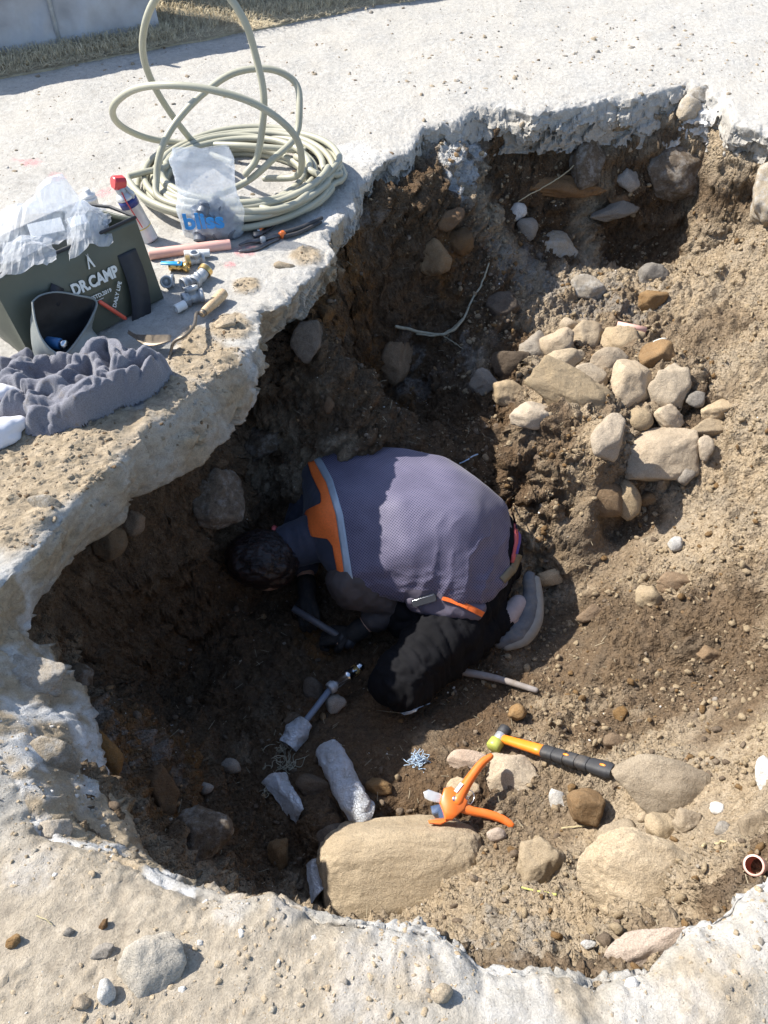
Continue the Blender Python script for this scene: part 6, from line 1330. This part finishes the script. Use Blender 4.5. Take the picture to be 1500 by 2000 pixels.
# pipe cutter
cz = .075
pc0 = L3(892,1558,cz); cn = Vector((0.05,-.25,1)).normalized()
def onc(px, py):
    d = ray(px, py); return CAM+d*((pc0-CAM).dot(cn)/d.dot(cn))
cu_ = thing('pipe_cutter', 'orange ratchet pipe cutter with open handles lying behind the huge boulder', 'pipe cutter', pc0)
def slabpart(pxs, name, mt, lift_=0, th_=.014, bev=.003, par=None): return autosmooth(MB().prism([onc(*p)+cn*lift_ for p in pxs], cn, th_, bev=bev).build(name, mt, par or cu_), 50)
MB().tube(curve3([tuple(onc(*p)+cn*.010) for p in [(957,1479),(940,1492),(920,1518),(903,1545),(893,1565)]], 24), list(np.interp(np.linspace(0,1,24), [0,.15,.5,1], [.009,.0115,.0135,.019])), 16).build('upper_handle', M['orange'], cu_)
MB().tube(curve3([tuple(onc(*p)+cn*.004) for p in [(896,1574),(920,1584),(950,1590),(978,1599),(998,1611)]], 24), list(np.interp(np.linspace(0,1,24), [0,.3,.7,1], [.017,.0125,.0125,.0105])), 16).build('lower_handle', M['orange'], cu_)
slabpart([(866,1542),(880,1538),(898,1552),(912,1566),(906,1582),(892,1594),(882,1603),(868,1603),(866,1590),(858,1570)], 'cutter_head', M['orange'], -.002, .024, .003)
slabpart([(868,1600),(882,1601),(860,1612),(838,1609),(836,1603),(852,1601)], 'hook_jaw', M['orange'], -.002, .014, .003)
slabpart([(897,1531),(903,1535),(890,1552),(884,1548)], 'maker_label', M['print'], .0265, .0012, 0)
pv = onc(887,1563); MB().lathe(pv+cn*.020, cn, [(0,.009),(.003,.009),(.005,.007),(.005,.001)], 18).build('pivot_screw', M['chrome'], cu_)
slabpart([(826,1548),(836,1543),(860,1551),(868,1560),(860,1570),(840,1566),(829,1560)], 'blade_guard', M['clearpl'], .004, .008, .002)
slabpart([(840,1575),(862,1570),(868,1598),(850,1600),(843,1590)], 'cutting_blade', M['chrome'], .003, .004, .001)
hx_ = [onc(908+6*math.sin(k*.9), 1570-k*.55)+cn*(.012+.004*math.cos(k*.9)) for k in range(40)]; MB().tube(hx_, .0011, 6).build('return_spring', M['chrome'], cu_)
MB().tube(curve3([tuple(onc(*p)+cn*.012) for p in [(912,1544),(922,1548),(925,1560),(918,1572),(912,1566),(916,1556)]], 30), .0011, 6).build('latch_wire', M['chrome'], cu_)
# strings, threads, roots
def tuft(px, py, rpx, n, mt, name, label, cat, seed, rad_=.0012):
    g_ = np.random.default_rng(seed); mb = MB(); c_ = L3(px, py, .01); s_ = mpp(c_)*rpx
    for k in range(n):
        a_ = g_.uniform(0, 6.28); p = [c_+Vector((g_.normal()*s_*.35, g_.normal()*s_*.2, abs(g_.normal())*.004))]; d_ = Vector((math.cos(a_), math.sin(a_)*.7, g_.uniform(-.1,.5)))
        for q in range(6): d_ = (d_+Vector(g_.normal(size=3))*.8).normalized(); p.append(p[-1]+d_*s_*.28); p[-1].z = max(p[-1].z, c_.z-.006)
        mb.tube(curve3([tuple(x) for x in p], 14), rad_, 5)
    return tag(mb.build(name, mt), label, cat)
tuft(815,1486,19, 34, M['bluew'], 'string_tuft', 'tuft of frayed pale blue string alone on the shaded floor', 'string', 21)
tuft(985,1498,17, 20, M['string'], 'string_tuft', 'tangled white string lying on the sandy stone under the mallet', 'string', 22)
tuft(565,1492,24, 22, M['fibre'], 'fibre_tuft', 'frayed dusty fibres above the bent foil flap', 'fibres', 23)
tuft(555,1458,20, 16, M['fibre'], 'fibre_tuft', 'torn fibres hanging out of the short foil sleeve', 'fibres', 24)
tuft(520,1545,16, 12, M['fibre'], 'fibre_tuft', 'dusty fibres at the left tip of the bent foil flap', 'fibres', 25)
def cord(px, r0, r1, mt, name, label, cat, hs=.012, seg=8, wig=.004):
    P_ = [L3(a_, b_, hs) for a_, b_ in px]; C_ = curve3([tuple(p) for p in P_], 70); C_ = [Vector(c_)+Vector((float(k1), float(k2), 0))*wig for c_, k1, k2 in zip(C_, fbm(np.array(C_)*30, 2), fbm(np.array(C_)*30+9, 2))]
    return MB().tube(C_, list(np.linspace(r0, r1, len(C_))), seg)
rt_ = thing('frayed_cord', 'frayed greenish grey cord curling down the dark far wall', 'cord', L3(890,640,0))
cord([(955,515),(940,555),(920,590),(900,630),(870,652),(830,650),(795,642),(775,638)], .0035, .0075, M['fibre'], '', '', '').build('strand', M['fibre'], rt_)
cord([(905,622),(880,645),(850,655),(815,652)], .005, .004, M['fibre'], '', '', '').build('strand', M['fibre'], rt_); cord([(862,654),(885,668),(905,682)], .0028, .0012, M['fibre'], '', '', '').build('strand', M['fibre'], rt_)
tag(cord([(1142,296),(1120,325),(1085,352),(1050,372),(1012,393)], .0032, .0025, M['root'], '', '', '', .03).build('root', M['root']), 'thin pale root hanging across the hollow under the far slab', 'root')
tag(cord([(932,888),(915,897),(898,905)], .003, .0022, M['bluew'], '', '', '', .01).build('thread', M['bluew']), 'bit of light blue thread just beyond the worker\'s back', 'thread')
tag(cord([(1020,1733),(1050,1741),(1085,1747)], .0022, .0035, M['blade'], '', '', '', .012, wig=.001).build('grass_blade', M['blade']), 'yellow-green grass blade at the foot of the oval sandy stone', 'grass blade')
tag(cord([(1098,1617),(1125,1615),(1142,1612)], .002, .0015, M['straw'], '', '', '', .008).build('straw', M['straw']), 'dry straw just below the reddish brown cobble', 'straw')
tag(cord([(1372,1652),(1395,1647),(1417,1643)], .0035, .003, M['straw'], '', '', '', .010).build('twig', M['straw']), 'short pale twig right of the broad sunken boulder', 'twig')
tag(cord([(612,1682),(640,1668),(655,1662)], .0018, .0012, M['straw'], '', '', '', .01).build('straw', M['straw']), 'dry straw left of the huge boulder', 'straw')
tag(cord([(72,1790),(90,1797),(105,1805)], .0012, .0009, M['straw'], '', '', '', .004).build('straw', M['straw']), 'dry straw on the near left pavement', 'straw')
g_ = np.random.default_rng(31); BV = []; BF = []
while len(BF) < 900:     # chopped straw and rootlets strewn over the soil
    x, y = g_.uniform(-.7, 1.7), g_.uniform(.5, 3.7)
    if not in_pit(x, y, None): continue
    p, nn, ob = drop(x, y, soil); t_ = g_.uniform(0, 6.28); d_ = Vector((math.cos(t_), math.sin(t_), g_.uniform(-.2,.5))); L_ = g_.uniform(.008, .035); s_ = Vector((-d_.y, d_.x, 0))*.0007; p = p+nn*.004; k = len(BV)
    BV += [p-s_, p+s_, p+d_*L_+s_+Vector((0,0,.002)), p+d_*L_-s_+Vector((0,0,.002))]; BF.append((k,k+1,k+2,k+3))
so = MB().add(BV, BF).build('straw_litter', simple('litter_straw', (.33,.28,.19), .9, var=.4, scale=8, bmp=0), None, False); so['kind'] = 'stuff'
# pipe bits
b0_, b1_ = L3(1205,634,.02), L3(1262,646,.018); bpw = thing('pipe_piece', 'short broken piece of pink pipe on the soil above the cobble heap', 'pipe piece', b0_)
a = b1_-b0_; MB().lathe(b0_, a, [(0,.012),(0,.015),(a.length,.0165),(a.length,.012)], 18).build('pipe_wall', M['pinkpipe'], bpw); MB().lathe(b0_, a, [(.001,.012),(a.length-.001,.012),(a.length*.6,.0001)], 16).build('bore', M['pinkin'], bpw)
c0_ = L3(1478,1692,.02); dd_ = (CAM-c0_).normalized()+Vector((-.25,.1,0)); bp2 = thing('pipe_end', 'open brown pipe end with pale rim at the right edge of the photo', 'pipe', c0_)
MB().lathe(c0_-dd_.normalized()*.10, dd_, [(0,.017),(.12,.020),(.123,.0205),(.123,.0165)], 22).build('pipe_wall', M['pinkpipe'], bp2); MB().lathe(c0_-dd_.normalized()*.10, dd_, [(.1225,.0163),(.07,.0155),(.07,.0001)], 20).build('bore', M['brownpipe'], bp2)
